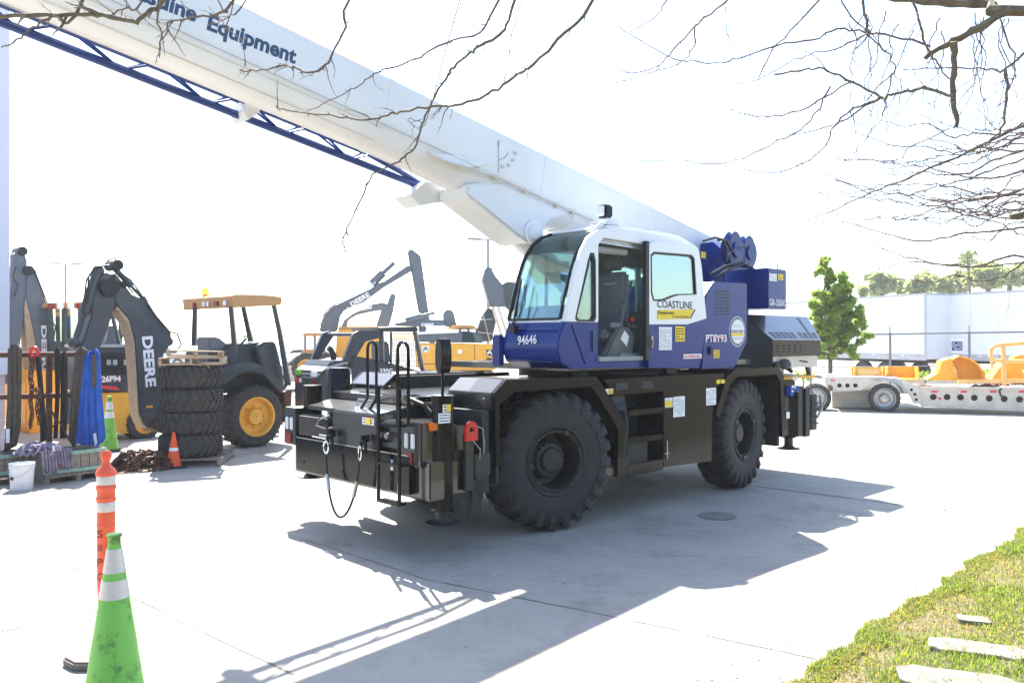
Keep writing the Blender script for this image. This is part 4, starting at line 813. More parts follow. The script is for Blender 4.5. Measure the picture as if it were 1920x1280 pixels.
b = B(); b.tube([(.158*math.cos(R(d)), .158*math.sin(R(d))-.01, .33-.14*abs(math.sin(R(d)))) for d in range(180, 361, 15)], .003, 5); b.build('wire_handle', 'steel', bk)
b = B(); b.ball((-.05, -.142, .17), .02, 5, (1.2, .25, 1.4), .2); b.build('smudge', 'ink', bk)
def noodles(name, lab, cat, c, n, rx, ry, hz, m, r, seed, chain=False, parent=None):
    rnd = random.Random(seed); b = B()
    for k in range(n):
        a = rnd.uniform(0, 6.28); x, y = rnd.uniform(-rx, rx)*.7, rnd.uniform(-ry, ry)*.7; pts = []
        for i in range(9):
            a += rnd.uniform(-.9, .9); x += math.cos(a)*rx*.22; y += math.sin(a)*ry*.3; q = max(0, 1-(x/rx)**2-(y/ry)**2)**.5
            if q <= .05: a += 2; x *= .85; y *= .85
            pts.append((c[0]+x, c[1]+y, c[2]+r+rnd.uniform(.35, 1)*q*hz))
        if chain:
            for p_, q_ in zip(pts, pts[1:]):
                p_, q_ = Vector(p_), Vector(q_); L = (q_-p_).length; m_ = max(1, int(L/.06))
                for j in range(m_):
                    cc = p_.lerp(q_, (j+.5)/m_); d = (q_-p_).normalized(); s_ = d.orthogonal().normalized() if j % 2 else d.cross(d.orthogonal()).normalized()
                    b.tube([cc + d*.042*math.cos(t_)+s_*.020*math.sin(t_) for t_ in [2*math.pi*w_/8 for w_ in range(9)]], r, 5)
        else: b.tube(pts, r, 6)
    o = b.build(name, m, parent)
    return tag(o, lab, cat) if lab else o
p = gnd(245, 885); noodles('chain_pile', 'heap of rusty red chain on the ground left of the orange cone', 'chain', (p.x, p.y+.35, 0), 34, .52, .42, .30, 'chain', .012, 3, True)
b = B(); q = B(); pts = [(p.x-.5, p.y+.0), (p.x-.1, p.y-.18), (p.x+.35, p.y+.12), (p.x+.62, p.y+.45), (p.x+.3, p.y+.9), (p.x-.5, p.y+.8)]
b.prism(pts, .004, .018, 'z'); tag(b.build('cardboard_sheet', 'wood'), 'flat brown sheet spread under the rusty chain heap', 'sheet')
cr = Vector((c1.x, c1.y, 0)); ec = Vector((math.cos(R(52)), math.sin(R(52)), 0)); ep2 = Vector((-ec.y, ec.x, 0)); tp = cr+ec*.05+ep2*.25
noodles('webbing_slings', 'tangle of faded purple slings heaped on the crate corner', 'slings', (tp.x, tp.y, .40), 26, .34, .30, .16, 'strappurple', .022, 5)
o = bpy.data.objects['webbing_slings']; b = B()
for k in range(10):
    x = cr + ec*(-.05+.042*k) - ep2*(.05); L = random.uniform(.14, .30); b.tube([x+ep2*.14+Vector((0, 0, .47)), x+Vector((0, 0, .47)), x-ep2*.02+Vector((0, 0, .36)), x+ec*.02+Vector((0, 0, .44-L)), x+ec*.03+ep2*.01+Vector((0, 0, .5-L))], .018, 6)
b.build('hanging_end', 'strappurple', o)
# ---------------------------------------------------------------- rack with slings
RA, RB = at(-60, 665, 12.4), at(150, 665, 13.0)
rk = thing('pipe_rack', 'rusty brown pipe rack with two rails hung with slings and chains', 'rack', (0, 0, 0))
def rpt(u, z): 
    t_ = (u+60)/210; q = RA.lerp(RB, t_); k = q.y; return Vector(((u-U0)/F*k, k, z))
for z in (1.81, 1.17): b = B(); b.cyl(rpt(-60, z), rpt(152, z), .042, n=12); b.build('rail', 'rust', rk)
for u in (-50, 86, 150): b = B(); b.cyl(rpt(u, 0)+Vector((0, .09, 0)), rpt(u, 1.83)+Vector((0, .09, 0)), .045, n=12); b.build('post', 'rust', rk)
def strap(name, lab, outline, D, m, th=.07, cat='sling', fold=3, bev=.02):
    """hanging webbing: an outline at its own distance, given real folds and thickness"""
    fr = Frame((at(outline[0][0], 800, D).x, D), 80); pts = fr.P(outline, 0); xs = [p_[0] for p_ in pts]; zs = sorted(set([p_[1] for p_ in pts]))
    lo, hi = min(zs), max(zs); n = 22; rings = []
    def span(z):
        xx = []
        for i in range(len(pts)):
            (x0, z0), (x1, z1) = pts[i], pts[(i+1) % len(pts)]
            if (z0-z)*(z1-z) <= 0 and z0 != z1: xx.append(x0+(x1-x0)*(z-z0)/(z1-z0))
        return (min(xx), max(xx)) if len(xx) > 1 else None
    rnd = random.Random(len(lab)); ph = rnd.uniform(0, 6)
    for k in range(n):
        z = lo+.004+(hi-lo-.008)*k/(n-1); sp_ = span(z)
        if not sp_: continue
        x0, x1 = sp_; w = x1-x0; ring = []
        for j in range(17):
            t_ = j/16; ring.append((x0+w*t_, -th*.5*(.35+.65*abs(math.sin(t_*math.pi*fold+ph+k*.06)))*min(1, 6*t_*(1-t_)+.25), z))
        for j in range(17):
            t_ = 1-j/16; ring.append((x0+w*t_, th*.5*(.35+.65*abs(math.sin(t_*math.pi*fold+ph+1.3)))*min(1, 6*t_*(1-t_)+.25), z))
        rings.append(ring)
    b = B(); b.rings(rings); root = troot(fr, name, lab, cat, 'slings hung on the rack') if cat else None
    o = b.build('webbing', m, root, smooth=50); return root, fr
r_, fr = strap('lifting_sling', 'thick brown looped sling hung near the left end of the rack', [(15, 652), (22, 645), (34, 645), (41, 655), (40, 720), (39, 800), (30, 842), (8, 846), (14, 760)], 12.2, 'strapdark', .12)
b = B(); q = rect(fr, 11, 804, 18, 830, Y=-.07); b.loft(q, [x+Vector((0, .01, 0)) for x in q]); b.build('label', 'decalwhite', r_)
r_, fr = strap('lifting_sling', 'dark rod shaped sling hanging from the red hook on the rack', [(66, 668), (76, 668), (84, 760), (92, 825), (76, 830), (74, 750)], 12.3, 'strapblack', .08)
hk = at(68, 660, 12.35); b = B(); b.tube([hk+Vector((.055*math.cos(R(d)), -.05, .07*math.sin(R(d)))) for d in range(-70, 250, 20)], .025, 8); b.bx(hk.x-.03, hk.x+.03, hk.y-.08, hk.y-.02, hk.z-.16, hk.z-.05); tag(b.build('lifting_hook', 'red'), 'faded red hook hung over the upper rail', 'hook')
strap('lifting_sling', 'narrow black sling right of the red hook', [(102, 655), (109, 650), (114, 660), (112, 740), (108, 822), (100, 822), (104, 740)], 12.5, 'strapblack', .07)
strap('lifting_sling', 'wide black double sling beside the middle post of the rack', [(113, 660), (122, 656), (126, 670), (127, 760), (124, 822), (112, 822), (114, 740)], 12.6, 'strapblack', .08)
strap('lifting_sling', 'dark grey wide sling between the black and blue ones', [(142, 655), (152, 650), (168, 652), (160, 720), (150, 800), (142, 835), (128, 828), (134, 740)], 12.7, 'strapdark', .10, fold=2)
r_, fr = strap('lifting_sling', 'bright blue sling fanned out at the right end of the rack', [(160, 665), (166, 655), (180, 653), (187, 662), (191, 740), (198, 825), (188, 832), (182, 826), (176, 838), (168, 830), (140, 830), (150, 740)], 12.7, 'strapblue', .13, fold=4)
b = B(); q = fr.P([(176, 664), (184, 664), (184, 725), (176, 725)], 0); b.prism(q, -.085, -.075); b.build('grey_flap', 'strapdark', r_)
b = B(); q = fr.P([(178, 812), (183, 810), (186, 832), (181, 834)], 0); b.prism(q, -.088, -.078); b.build('label', 'decalwhite', r_)
q0 = at(184, 832, 12.6); b = B(); b.tube([q0, q0+Vector((.02, -.05, -.2)), q0+Vector((-.03, -.1, -.38)), q0+Vector((.06, -.1, -.45))], .03); b.build('tail', 'strapblue', None).parent = None
bpy.data.objects['tail'].name = 'sling_tail'; tag(bpy.data.objects['sling_tail'], 'loose blue sling end trailing to the ground', 'sling end')
b = B()
for u0, u1 in ((60, 62), (66, 64), (72, 76), (78, 80)):
    p0, p1 = at(u0, 672 if u0 < 70 else 730, 12.3), at(u1, 790+u0 % 7*4, 12.3); n = int((p1-p0).length/.05)
    for j in range(n):
        cc = p0.lerp(p1, j/n)+Vector((.012*math.sin(j*.9), -.06, 0)); s_ = Vector((1, 0, 0)) if j % 2 else Vector((0, 1, 0))
        b.tube([cc+Vector((0, 0, .036*math.cos(t_)))+s_*.017*math.sin(t_) for t_ in [2*math.pi*w_/8 for w_ in range(9)]], .009, 5)
tag(b.build('hanging_chains', 'chain'), 'rusty chains hanging in strands below the red hook', 'chain')
b = B(); b.tube([at(u, v, 12.2) for u, v in ((90, 780), (98, 800), (112, 790), (124, 815), (135, 830), (140, 838))], .018); b.tube([at(u, v, 12.25) for u, v in ((88, 760), (100, 775), (108, 800))], .014); tag(b.build('loose_rope', 'strapblack'), 'loose dark rope drooping over the back of the crate', 'rope')
# ---------------------------------------------------------------- building corner at the left edge
wb = thing('office_building', 'pale lavender wall corner rising out of the picture at the left edge', 'building', (-9.30, 15.3, 0), R(36))
b = B(); b.bx(-6, .0, 0, 8, 1.42, 9.5); b.build('wall', 'wallwhite', wb)
b = B(); b.bx(-6, -.07, .05, 8, 0, 1.42); b.build('lower_wall', 'wallpink', wb)
for k in range(4): b = B(); b.bx(-6, -.06, .035, .05, .25+k*.3, .262+k*.3); b.build('siding_seam', 'wallwhite', wb)
b = B(); b.bx(-6, .02, -.03, .0, 1.40, 1.45); b.build('ledge', 'wallwhite', wb)
# ---------------------------------------------------------------- machines on the left
def bgwheel(parent, fr, u, v, Y, w, r, rr, mr='deereyellow', steer=0):
    c = fr.L(u, v, Y=Y); o = B(); prof = [(rr, .0), (rr+.03, -.01), (r*.86, -.02), (r*.95, .02), (r*.97, w*.5), (r*.95, w-.02), (r*.86, w+.02), (rr, w)]
    o.lathe(prof, (0, 0, 0), 'y', 40, cap=False)
    for k in range(20):
        for hs in (0, 1):
            a = 2*math.pi*(k+.5*hs)/20; rg = []
            for y, tw in ((w*.5, .22), (w*.22, .10), (.01, .0)):
                yy = y if hs == 0 else w-y; rg.append([(q*math.cos(a+tw+dd), yy, q*math.sin(a+tw+dd)) for q, dd in ((r*.90, -.035), (r*1.0, -.03), (r*1.0, .03), (r*.90, .035))])
            o.rings(rg)
    t_ = o.build('wheel', 'oldrubber', parent); t_.location = c
    b = B(); b.lathe([(rr*1.06, .0), (rr*1.08, -.015), (rr*1.0, -.02), (rr*.92, .02), (rr*.88, .10), (rr*.5, .13), (rr*.42, .06), (rr*.40, .03), (.01, .02)], axis='y', n=36, cap=False)
    for k in range(8): a = 2*math.pi*k/8; b.cyl((rr*.6*math.cos(a), .08, rr*.6*math.sin(a)), (rr*.6*math.cos(a), .13, rr*.6*math.sin(a)), .02, n=6)
    b.build('rim', mr, t_); return t_
def poly(fr, pts, Y0, Y1, name, m, par, bevel=0.0, base=None):
    return B().prism(fr.P(pts, Y0 if base is None else base), Y0, Y1).build(name, m, par, bevel=bevel)
def ftube(fr, pts, Y, r, name, m, par, n=7): return B().tube([fr.L(u, v, Y=Y) for u, v in pts], r, n).build(name, m, par)
# backhoe loader with the tan canopy
T1 = Frame((-4.88, 15.69), 42); t1 = troot(T1, 'backhoe_loader', 'grey backhoe loader with tan canopy and amber beacon behind the tyre stack', 'backhoe', 'backhoe loaders')
bgwheel(t1, T1, 482, 781, 0.0, .48, .60, .35)
bgwheel(t1, T1, 482, 781, 1.45, .48, .60, .35).location.y = 1.5
fnd = [(402, 709), (432, 690), (450, 680), (475, 678), (500, 690), (529, 716), (529, 737), (517, 727), (495, 702), (470, 696), (450, 701), (427, 717), (405, 722)]
poly(T1, fnd, -.04, .5, 'fender', 'deeregrey', t1, .012)
poly(T1, [(408, 740), (400, 700), (402, 660), (436, 652), (440, 644), (478, 645), (497, 641), (518, 640), (530, 650), (536, 690), (540, 735), (530, 742), (480, 735)], .5, 1.45, 'body', 'deeregrey', t1, .02, base=.3)
poly(T1, [(480, 652), (496, 641), (517, 640), (530, 690), (534, 738), (520, 735), (500, 705), (488, 680)], .32, .5, 'hood', 'deeregrey', t1, .03)
poly(T1, [(533, 735), (548, 732), (545, 790), (535, 792)], .0, 1.6, 'front_frame', 'rust', t1, .01)
poly(T1, [(381, 632), (400, 632), (420, 648), (424, 660), (384, 660)], .6, 1.1, 'seat', 'seat', t1, .03, base=.8)
ftube(T1, [(450, 648), (456, 640), (462, 634)], .8, .02, 'steering_column', 'rubberseal', t1); ftube(T1, [(456, 633), (461, 630), (468, 634), (466, 640)], .8, .015, 'steering_wheel', 'rubberseal', t1)
for pts, Y in (([(433, 574), (439, 640), (441, 690)], .15), ([(366, 576), (364, 648)], 1.5), ([(456, 574), (465, 615), (472, 645)], 1.5), ([(513, 570), (524, 620), (541, 722)], .15)):
    B().tube([T1.L(u, v, Y=Y) for u, v in pts], [.055, .06, .075][:len(pts)], 4).build('canopy_post', 'deeregrey', t1)
cn = T1.P([(433, 555), (440, 552), (460, 552), (505, 554), (527, 557), (528, 566), (525, 572), (435, 577)], .1)
b = B(); b.prism(cn, .08, 1.72); b.prism([(x, z-.01) for x, z in T1.P([(433, 558), (445, 556), (470, 556), (470, 574), (437, 575)], .1)], 1.7, 2.05); b = B(); b.prism(cn, .08, 2.0); cano = b.build('canopy', 'canopyyellow', t1, bevel=.03)
xr = T1.L(434, 570, Y=.1).x-.01; zr = T1.L(434, 570, Y=.1).z
for y, m_, s_ in ((.30, 'lens', .05), (.65, 'darkred', .08), (.95, 'lens', .045), (1.10, 'lens', .045), (1.5, 'darkred', .05)): b = B(); b.bx(xr-.03, xr, y-s_, y+s_, zr-.02, zr+.07); b.build('lamp', m_, cano, bevel=.01)
p = T1.L(359, 552, Y=1.3); b = B(); b.lathe([(.07, -.06), (.075, .0), (.065, .13), (.04, .17), (.005, .175)], (xr+.15, 1.35, zr+.19), 'z', 20); b.build('beacon', 'amberglass', t1)
b = B(); b.lathe([(.05, -.06), (.05, .0), (.03, .06), (.01, .07)], (xr+.15, 1.35, zr+.18), 'z', 16); b.build('beacon_core', 'amber', t1)
# its arm
AY = .75
def arm(fr, par, boom, edge, stick, cyls, hoses, Y, w, txt, m='deeregrey'):
    bo = poly(fr, boom, Y-w/2, Y+w/2, 'boom', m, par, .02); poly(fr, edge, Y-w/2-.004, Y+w/2+.004, 'lit_edge', 'wood', bo)  # tan strip colours in the light on the boom's front edge
    poly(fr, stick, Y-w*.4, Y+w*.4, 'dipper', m, par, .02)
    for a, c_, r in cyls: b = B(); A_, C_ = fr.L(*a, Y=Y-w*.2), fr.L(*c_, Y=Y-w*.2); b.cyl(A_, A_.lerp(C_, .6), r); b.cyl(A_.lerp(C_, .6), C_, r*.55); b.ball(tuple(A_), r*1.2, 6); b.ball(tuple(C_), r*1.2, 6); b.build('cylinder', m, par)
    for h in hoses: ftube(fr, h, Y-w*.6, .014, 'hose', 'rubberseal', par)
    return bo
bo = arm(T1, t1, [(213, 512), (222, 518), (248, 552), (269, 561), (321, 622), (322, 645), (308, 660), (298, 735), (300, 772), (290, 795), (278, 804), (266, 785), (260, 770), (256, 700), (252, 640), (242, 600), (221, 575), (214, 555)],
    [(221, 575), (242, 600), (252, 640), (256, 700), (260, 770), (266, 787), (276, 803), (268, 798), (259, 778), (254, 700), (249, 640), (238, 604), (218, 578)],
    [(174, 536), (182, 524), (200, 510), (222, 522), (219, 560), (205, 610), (188, 652), (165, 720), (150, 780), (138, 800), (132, 780), (148, 700), (152, 650), (172, 590)],
    [((184, 508), (139, 642), .085), ((268, 566), (315, 640), .075), ((212, 500), (268, 560), .05)],
    [[(196, 498), (175, 505), (162, 525), (158, 560), (156, 590)], [(205, 497), (180, 500), (166, 520), (163, 570)], [(225, 512), (245, 525), (262, 548), (290, 590), (310, 615)], [(200, 490), (215, 483), (223, 500), (215, 520)], [(318, 622), (332, 625), (340, 645), (330, 660), (318, 655)], [(222, 528), (238, 535), (250, 550)]], AY, .34, 'DEERE')
b = B(); q = T1.L(213, 498, Y=AY); b.cyl((q.x, AY-.2, q.z), (q.x, AY+.2, q.z), .09); q = T1.L(197, 540, Y=AY); b.cyl((q.x, AY-.22, q.z), (q.x, AY+.22, q.z), .16); q = T1.L(224, 534, Y=AY); b.cyl((q.x, AY-.2, q.z), (q.x, AY+.2, q.z), .06); b.build('pivot_pin', 'blackmatt', t1)
def vtext(fr, s, u0, v0, u1, v1, hpx, Y, par, m='decalwhite'):
    a, c_ = fr.L(u0, v0, Y=Y), fr.L(u1, v1, Y=Y); d = (c_-a).normalized(); up = Vector((-d.z, 0, d.x)) ; a2 = fr.L(u0+hpx, v0, Y=Y); hh = (a2-a).length
    return text(s, a, c_, up*hh, m, par, bold=.04)
vtext(T1, 'DEERE', 266, 631, 273, 726, 20, AY-.175, bo)
q = T1.L(280, 762, Y=AY-.17); b = B(); b.bx(q.x-.06, q.x+.06, AY-.176, AY-.171, q.z-.02, q.z+.02); b.build('decal', 'yellow', bo)
poly(T1, [(300, 775), (312, 765), (322, 700), (330, 690), (335, 760), (325, 800), (300, 812), (285, 800)], AY-.25, AY+.4, 'swing_post', 'rust', t1, .02)
# second backhoe with the closed cab
T3 = Frame((-9.7, 18.6), 42); t3 = troot(T3, 'backhoe_loader', 'yellow backhoe loader with glazed cab and red roof lamps beside the building', 'backhoe', 'backhoe loaders')
poly(T3, [(48, 800), (48, 694), (108, 694), (118, 704), (150, 705), (150, 815), (60, 818)], .2, 1.7, 'body', 'deereyellow', t3, .02)
poly(T3, [(86, 577), (88, 568), (170, 566), (172, 576)], .2, 1.8, 'roof', 'canopyyellow', t3, .03)
poly(T3, [(95, 700), (98, 640), (150, 640), (152, 700)], .3, 1.7, 'cab_base', 'deeregrey', t3, .02)
for pts, Y in (([(94, 577), (98, 640), (98, 700)], .3), ([(120, 577), (120, 650)], .3), ([(150, 576), (152, 690)], .3), ([(108, 577), (110, 690)], 1.7), ([(128, 577), (130, 690)], 1.7)): ftube(T3, pts, Y, .05, 'cab_post', 'deeregrey', t3, 4)
poly(T3, [(94, 578), (152, 577), (152, 645), (97, 645)], .33, .34, 'window', 'glass', t3)
for u in (96, 112, 132, 150): b = B(); q = T3.L(u, 573, Y=.18); b.bx(q.x-.07, q.x+.07, .14, .2, q.z-.07, q.z+.06); b.build('lamp', 'darkred' if u in (96, 150) else 'lens', t3, bevel=.01)
bo3 = arm(T3, t3, [(50, 506), (58, 507), (68, 512), (76, 540), (96, 592), (97, 684), (92, 760), (72, 765), (68, 700), (66, 640), (55, 585), (48, 560)],
    [(48, 560), (55, 585), (66, 640), (68, 700), (72, 765), (58, 765), (52, 700), (50, 640), (46, 580)],
    [(30, 470), (46, 472), (52, 505), (50, 545), (44, 600), (36, 660), (30, 720), (14, 720), (18, 640), (20, 540)],
    [((26, 482), (23, 560), .07), ((62, 510), (92, 590), .06), ((40, 476), (50, 506), .06)],
    [[(62, 505), (70, 520), (80, 545), (95, 585)], [(97, 600), (104, 612), (100, 640), (98, 660)], [(30, 500), (24, 520), (34, 535), (26, 556)]], .7, .36, 'DEERE', 'armblue')
vtext(T3, 'DEERE', 77, 610, 79, 706, 10, .7-.185, bo3)
b = B(); q = T3.L(37, 472, Y=.7); b.cyl((q.x, .5, q.z), (q.x, .9, q.z), .10); q = T3.L(48, 508, Y=.7); b.cyl((q.x, .48, q.z), (q.x, .92, q.z), .11); b.build('pivot_pin', 'blackmatt', t3)
# yellow machine carrying the plate
T2 = Frame((-7.55, 17.2), 42); t2 = troot(T2, 'wheel_loader', 'yellow loader with dark mesh engine panel marked 26F94 behind the blue sling', 'loader')
poly(T2, [(170, 812), (172, 737), (262, 735), (300, 740), (305, 800), (262, 812)], 0, 1.4, 'body', 'deereyellow', t2, .02)
ep_ = poly(T2, [(172, 735), (174, 652), (258, 650), (262, 733)], .02, 1.3, 'engine_panel', 'deeregrey', t2, .01)
poly(T2, [(170, 652), (170, 646), (262, 644), (262, 650)], -.02, 1.35, 'top_cover', 'trailergrey', t2, .01)
b = B()
for k in range(14): u = 188+k*5; q0, q1 = T2.L(u, 662, Y=.0), T2.L(u, 700, Y=.0); b.cyl(q0, q1, .008, n=4)
for k in range(8): v = 663+k*5.2; b.cyl(T2.L(187, v, Y=.0), T2.L(255, v, Y=.0), .008, n=4)
b.build('mesh_grille', 'blackmatt', ep_)
q = rect(T2, 190, 704, 226, 716, Y=.01); text('26F94', q[0], q[1], q[3]-q[0], 'decalwhite', ep_, 'number', bold=.04, lift=.012); text('26F94', q[0]+Vector((-.01, 0, -.01)), q[1]+Vector((.01, 0, -.01)), (q[3]-q[0])*1.15, 'decalred', ep_, 'number', bold=.09, lift=.006)
b = B(); b.prism(T2.P([(190, 722), (218, 724), (225, 732), (190, 728)], 0), -.005, .015); b.build('red_stripe', 'decalred', ep_)
for uu in (200, 212, 232): b = B(); q = rect(T2, uu, 674, uu+8, 684, Y=-.012); b.loft(q, [x+Vector((0, .004, 0)) for x in q]); b.build('filter', 'trailergrey', ep_)
bgwheel(t2, T2, 272, 793, -.05, .38, .37, .2)
for pts, Y in (([(207, 576), (224, 646)], .1), ([(226, 574), (226, 645)], 1.3), ([(248, 572), (250, 645)], .1)): ftube(T2, pts, Y, .045, 'canopy_post', 'deeregrey', t2, 4)
poly(T2, [(200, 578), (203, 566), (262, 564), (265, 575)], 0, 1.4, 'canopy', 'canopyyellow', t2, .03)
poly(T2, [(200, 646), (206, 610), (220, 612), (224, 646)], .3, .9, 'seat', 'seat', t2, .03); ftube(T2, [(222, 640), (230, 628), (240, 620)], .6, .02, 'steering_wheel', 'rubberseal', t2)
# ---------------------------------------------------------------- track loader behind the crane's nose
K = Frame((-3.40, 14.5), 56); tk = troot(K, 'track_loader', 'dark grey compact track loader numbered 330G behind the nose of the crane', 'loader')
pr = K.P([(598, 790), (597, 707), (610, 691), (622, 676), (650, 676), (655, 700), (655, 790)], 0)
b = B(); b.prism(pr, 0, 1.25); eh = b.build('engine_housing', 'deeregrey', tk, bevel=.03)
xk = K.L(597, 730, Y=0).x
b = B(); xl, zl = K.L(612, 690, Y=0).x, K.L(612, 690, Y=0).z; b.prism([(xl-.10, zl-.06), (xl, zl+.02), (xl+.55, zl+.16), (xl+.55, zl+.12), (xl, zl-.02)], -.02, 1.27); b.build('hood_lid', 'trailergrey', tk, bevel=.01)
for y0, y1, z0, z1, m_ in ((.93, 1.15, 1.38, 1.49, 'conegreen'), (.12, .32, 1.38, 1.48, 'decalwhite'), (.98, 1.14, 1.25, 1.34, 'decalred'), (.10, .24, 1.25, 1.34, 'darkred'), (.86, .92, 1.25, 1.33, 'decalwhite')):
    b = B(); b.bx(xk-.02, xk+.03, y0, y1, z0, z1); b.build('lamp', m_, eh, bevel=.005)
def deer(o, ux, uz, nrm, s_, par, m='decalwhite', bg=None):
    pts = [(.1, .2), (.22, .05), (.3, .05), (.26, .3), (.5, .45), (.75, .3), (.9, .1), (.95, .15), (.85, .45), (.7, .62), (.62, .9), (.5, .95), (.55, .8), (.35, .98), (.42, .72), (.25, .6), (.05, .65), (.2, .5)]
    o, ux, uz, nrm = Vector(o), Vector(ux), Vector(uz), Vector(nrm)
    if bg: plate([o, o+ux*s_, o+ux*s_+uz*s_, o+uz*s_] if ux.cross(uz).dot(nrm) > 0 else [o, o+uz*s_, o+ux*s_+uz*s_, o+ux*s_], bg, par, 'badge', .002)
    tri = tessellate_polygon([[Vector((x, y, 0)) for x, y in pts]]); b = B(); b.add([o+ux*s_*x+uz*s_*y+nrm*.008 for x, y in pts], [tuple(t) for t in tri]); b.build('emblem', m, par, smooth=0)
deer((xk-.005, .72, .96), (0, -1, 0), (0, 0, 1), (-1, 0, 0), .16, eh)
poly(K, [(656, 700), (664, 667), (690, 671), (745, 684), (802, 699), (800, 712), (660, 716)], -.12, .10, 'lift_arm', 'deeregrey', tk, .02)
la = [o for o in tk.children if o.name.startswith('lift_arm')][0]
q = rect(K, 712, 690.5, 736, 700, Y=-.12); text('330G', q[0], q[1], q[3]-q[0], 'decalwhite', la, 'number', bold=.03)
poly(K, [(644, 676), (663, 626), (673, 620), (714, 619), (714, 633), (686, 640), (668, 670), (660, 680)], -.06, .06, 'arm_upright', 'deeregrey', tk, .012)
poly(K, [(582, 680), (606, 624), (620, 620), (626, 630), (603, 665), (596, 680)], 1.15, 1.27, 'arm_upright', 'deeregrey', tk, .012)
b = B(); b.cyl(K.L(668, 627, Y=0), K.L(614, 627, Y=1.2), .035); b.build('cross_tube', 'deeregrey', tk)
b = B(); b.tube([K.L(u, v, Y=.75) for u, v in ((626, 682), (625, 664), (620, 655), (615, 652))], .055, 12); b.build('exhaust_pipe', 'blackmatt', tk)
poly(K, [(712, 621), (711, 614), (784, 612), (785, 622)], 0, 1.3, 'cab_roof', 'deeregrey', tk, .02)
for pts, Y, r_ in (([(715, 620), (717, 682)], .02, .05), ([(778, 620), (793, 696)], .02, .05), ([(733, 622), (733, 684)], .02, .025), ([(716, 622), (720, 680)], 1.25, .04), ([(778, 620), (792, 692)], 1.25, .04)): ftube(K, pts, Y, r_, 'cab_post', 'deeregrey', tk, 4)
b = B(); fx = lambda t_: (733+t_*50, 625); 
for k in range(13): u = 735+k*3.9; b.cyl(K.L(u, 624, Y=.03), K.L(min(u+3, 792), 684+(u-733)*.12, Y=.03), .006, n=4)
for k in range(14): v = 626+k*4.6; b.cyl(K.L(733, v, Y=.03), K.L(779+(v-626)*.20, v, Y=.03), .006, n=4)
b.build('cab_mesh', 'blackmatt', tk)
poly(K, [(716, 640), (730, 640), (733, 682), (716, 680)], .4, .9, 'seat', 'seat', tk, .03)
poly(K, [(655, 716), (805, 712), (815, 780), (650, 785)], .02, .3, 'track', 'oldrubber', tk, .03); 
# ---------------------------------------------------------------- excavators
def exc(org, deg, lab, cat='excavator'): fr = Frame(org, deg); return fr, troot(fr, 'excavator', lab, cat, 'excavators parked behind')
def w(u, D): return ((u-U0)/F*D, D)
X1, x1 = exc(w(630, 32), 78, 'large excavator with the tallest bent boom and long upright stick'); 
b1 = poly(X1, [(598, 622), (604, 600), (613, 585), (624, 575), (638, 568), (695, 541), (708, 531), (720, 528), (767, 496), (776, 505), (720, 538), (708, 547), (682, 566), (661, 574), (645, 582), (638, 592), (632, 622)], .6, 1.2, 'boom', 'armblue', x1, .05)
poly(X1, [(765, 470), (771, 466), (789, 480), (807, 608), (790, 608), (773, 513), (768, 492)], .7, 1.1, 'stick', 'armblue', x1, .04)
b = B(); b.cyl(X1.L(697, 532, Y=.9), X1.L(718, 512, Y=.9), .16); b.cyl(X1.L(718, 512, Y=.9), X1.L(739, 493, Y=.9), .08); b.build('cylinder', 'armblue', x1)
ftube(X1, [(605, 592), (618, 577), (636, 566), (690, 541), (705, 528)], .5, .03, 'hose', 'steel', x1); ftube(X1, [(600, 610), (612, 583), (630, 570)], .45, .03, 'hose', 'steel', x1)
q0, q1 = X1.L(660, 575, Y=.6), X1.L(694.5, 555, Y=.6); d_ = (q1-q0).normalized(); text('DEERE', q0, q1, Vector((-d_.z, 0, d_.x))*.19, 'decalwhite', b1, bold=.04)
b = B(); q = X1.L(653, 579, Y=.6); b.cyl((q.x, .585, q.z), (q.x, .6, q.z), .07); b.build('badge', 'decalwhite', b1)
hb = poly(X1, [(632, 618), (700, 616), (712, 620), (712, 676), (650, 690), (628, 690)], -.2, 2.4, 'house', 'deereyellow', x1, .06)
poly(X1, [(590, 700), (720, 700), (725, 740), (585, 740)], .0, .6, 'track', 'oldrubber', x1, .1)
poly(X1, [(634, 618), (634, 612), (712, 612), (712, 618)], -.1, 2.3, 'engine_cover', 'canopyyellow', x1, .04)
X2, x2 = exc(w(690, 37), 82, 'smaller excavator with a low curved boom under the tallest one')
b2 = poly(X2, [(645, 600), (660, 589), (695, 571), (718, 567), (729, 571), (722, 580), (700, 583), (668, 590), (652, 600), (648, 620), (636, 620)], .6, 1.1, 'boom', 'armblue', x2, .04)
poly(X2, [(732, 552), (737, 549), (742, 553), (737, 584), (729, 612), (705, 612), (716, 578), (726, 570)], .65, 1.05, 'stick', 'armblue', x2, .04)
q0, q1 = X2.L(673, 583, Y=.6), X2.L(697, 578.5, Y=.6); text('DEERE', q0, q1, Vector((.02, 0, .14)), 'decalwhite', b2, bold=.04)
poly(X2, [(700, 640), (640, 640), (640, 700), (700, 700)], 0, 2.4, 'house', 'deereyellow', x2, .05)
X3, x3 = exc(w(860, 26), 80, 'yellow excavator with long rear bodywork just left of the crane cab')
h3 = poly(X3, [(786, 647), (790, 644), (842, 643), (924, 645), (931, 655), (934, 686), (926, 694), (790, 694)], 0, 2.6, 'house', 'deereyellow', x3, .06)
poly(X3, [(784, 641), (784, 626), (850, 624), (868, 620), (890, 622), (905, 632), (908, 643)], .1, 2.5, 'upper_deck', 'armblue', x3, .04)
poly(X3, [(784, 627), (785, 622), (862, 619), (860, 624)], .05, 2.5, 'deck_cover', 'decalwhite', x3, .02)
poly(X3, [(846, 616), (850, 609), (890, 610), (894, 617)], .3, 2.0, 'cab_roof', 'canopyyellow', x3, .03)
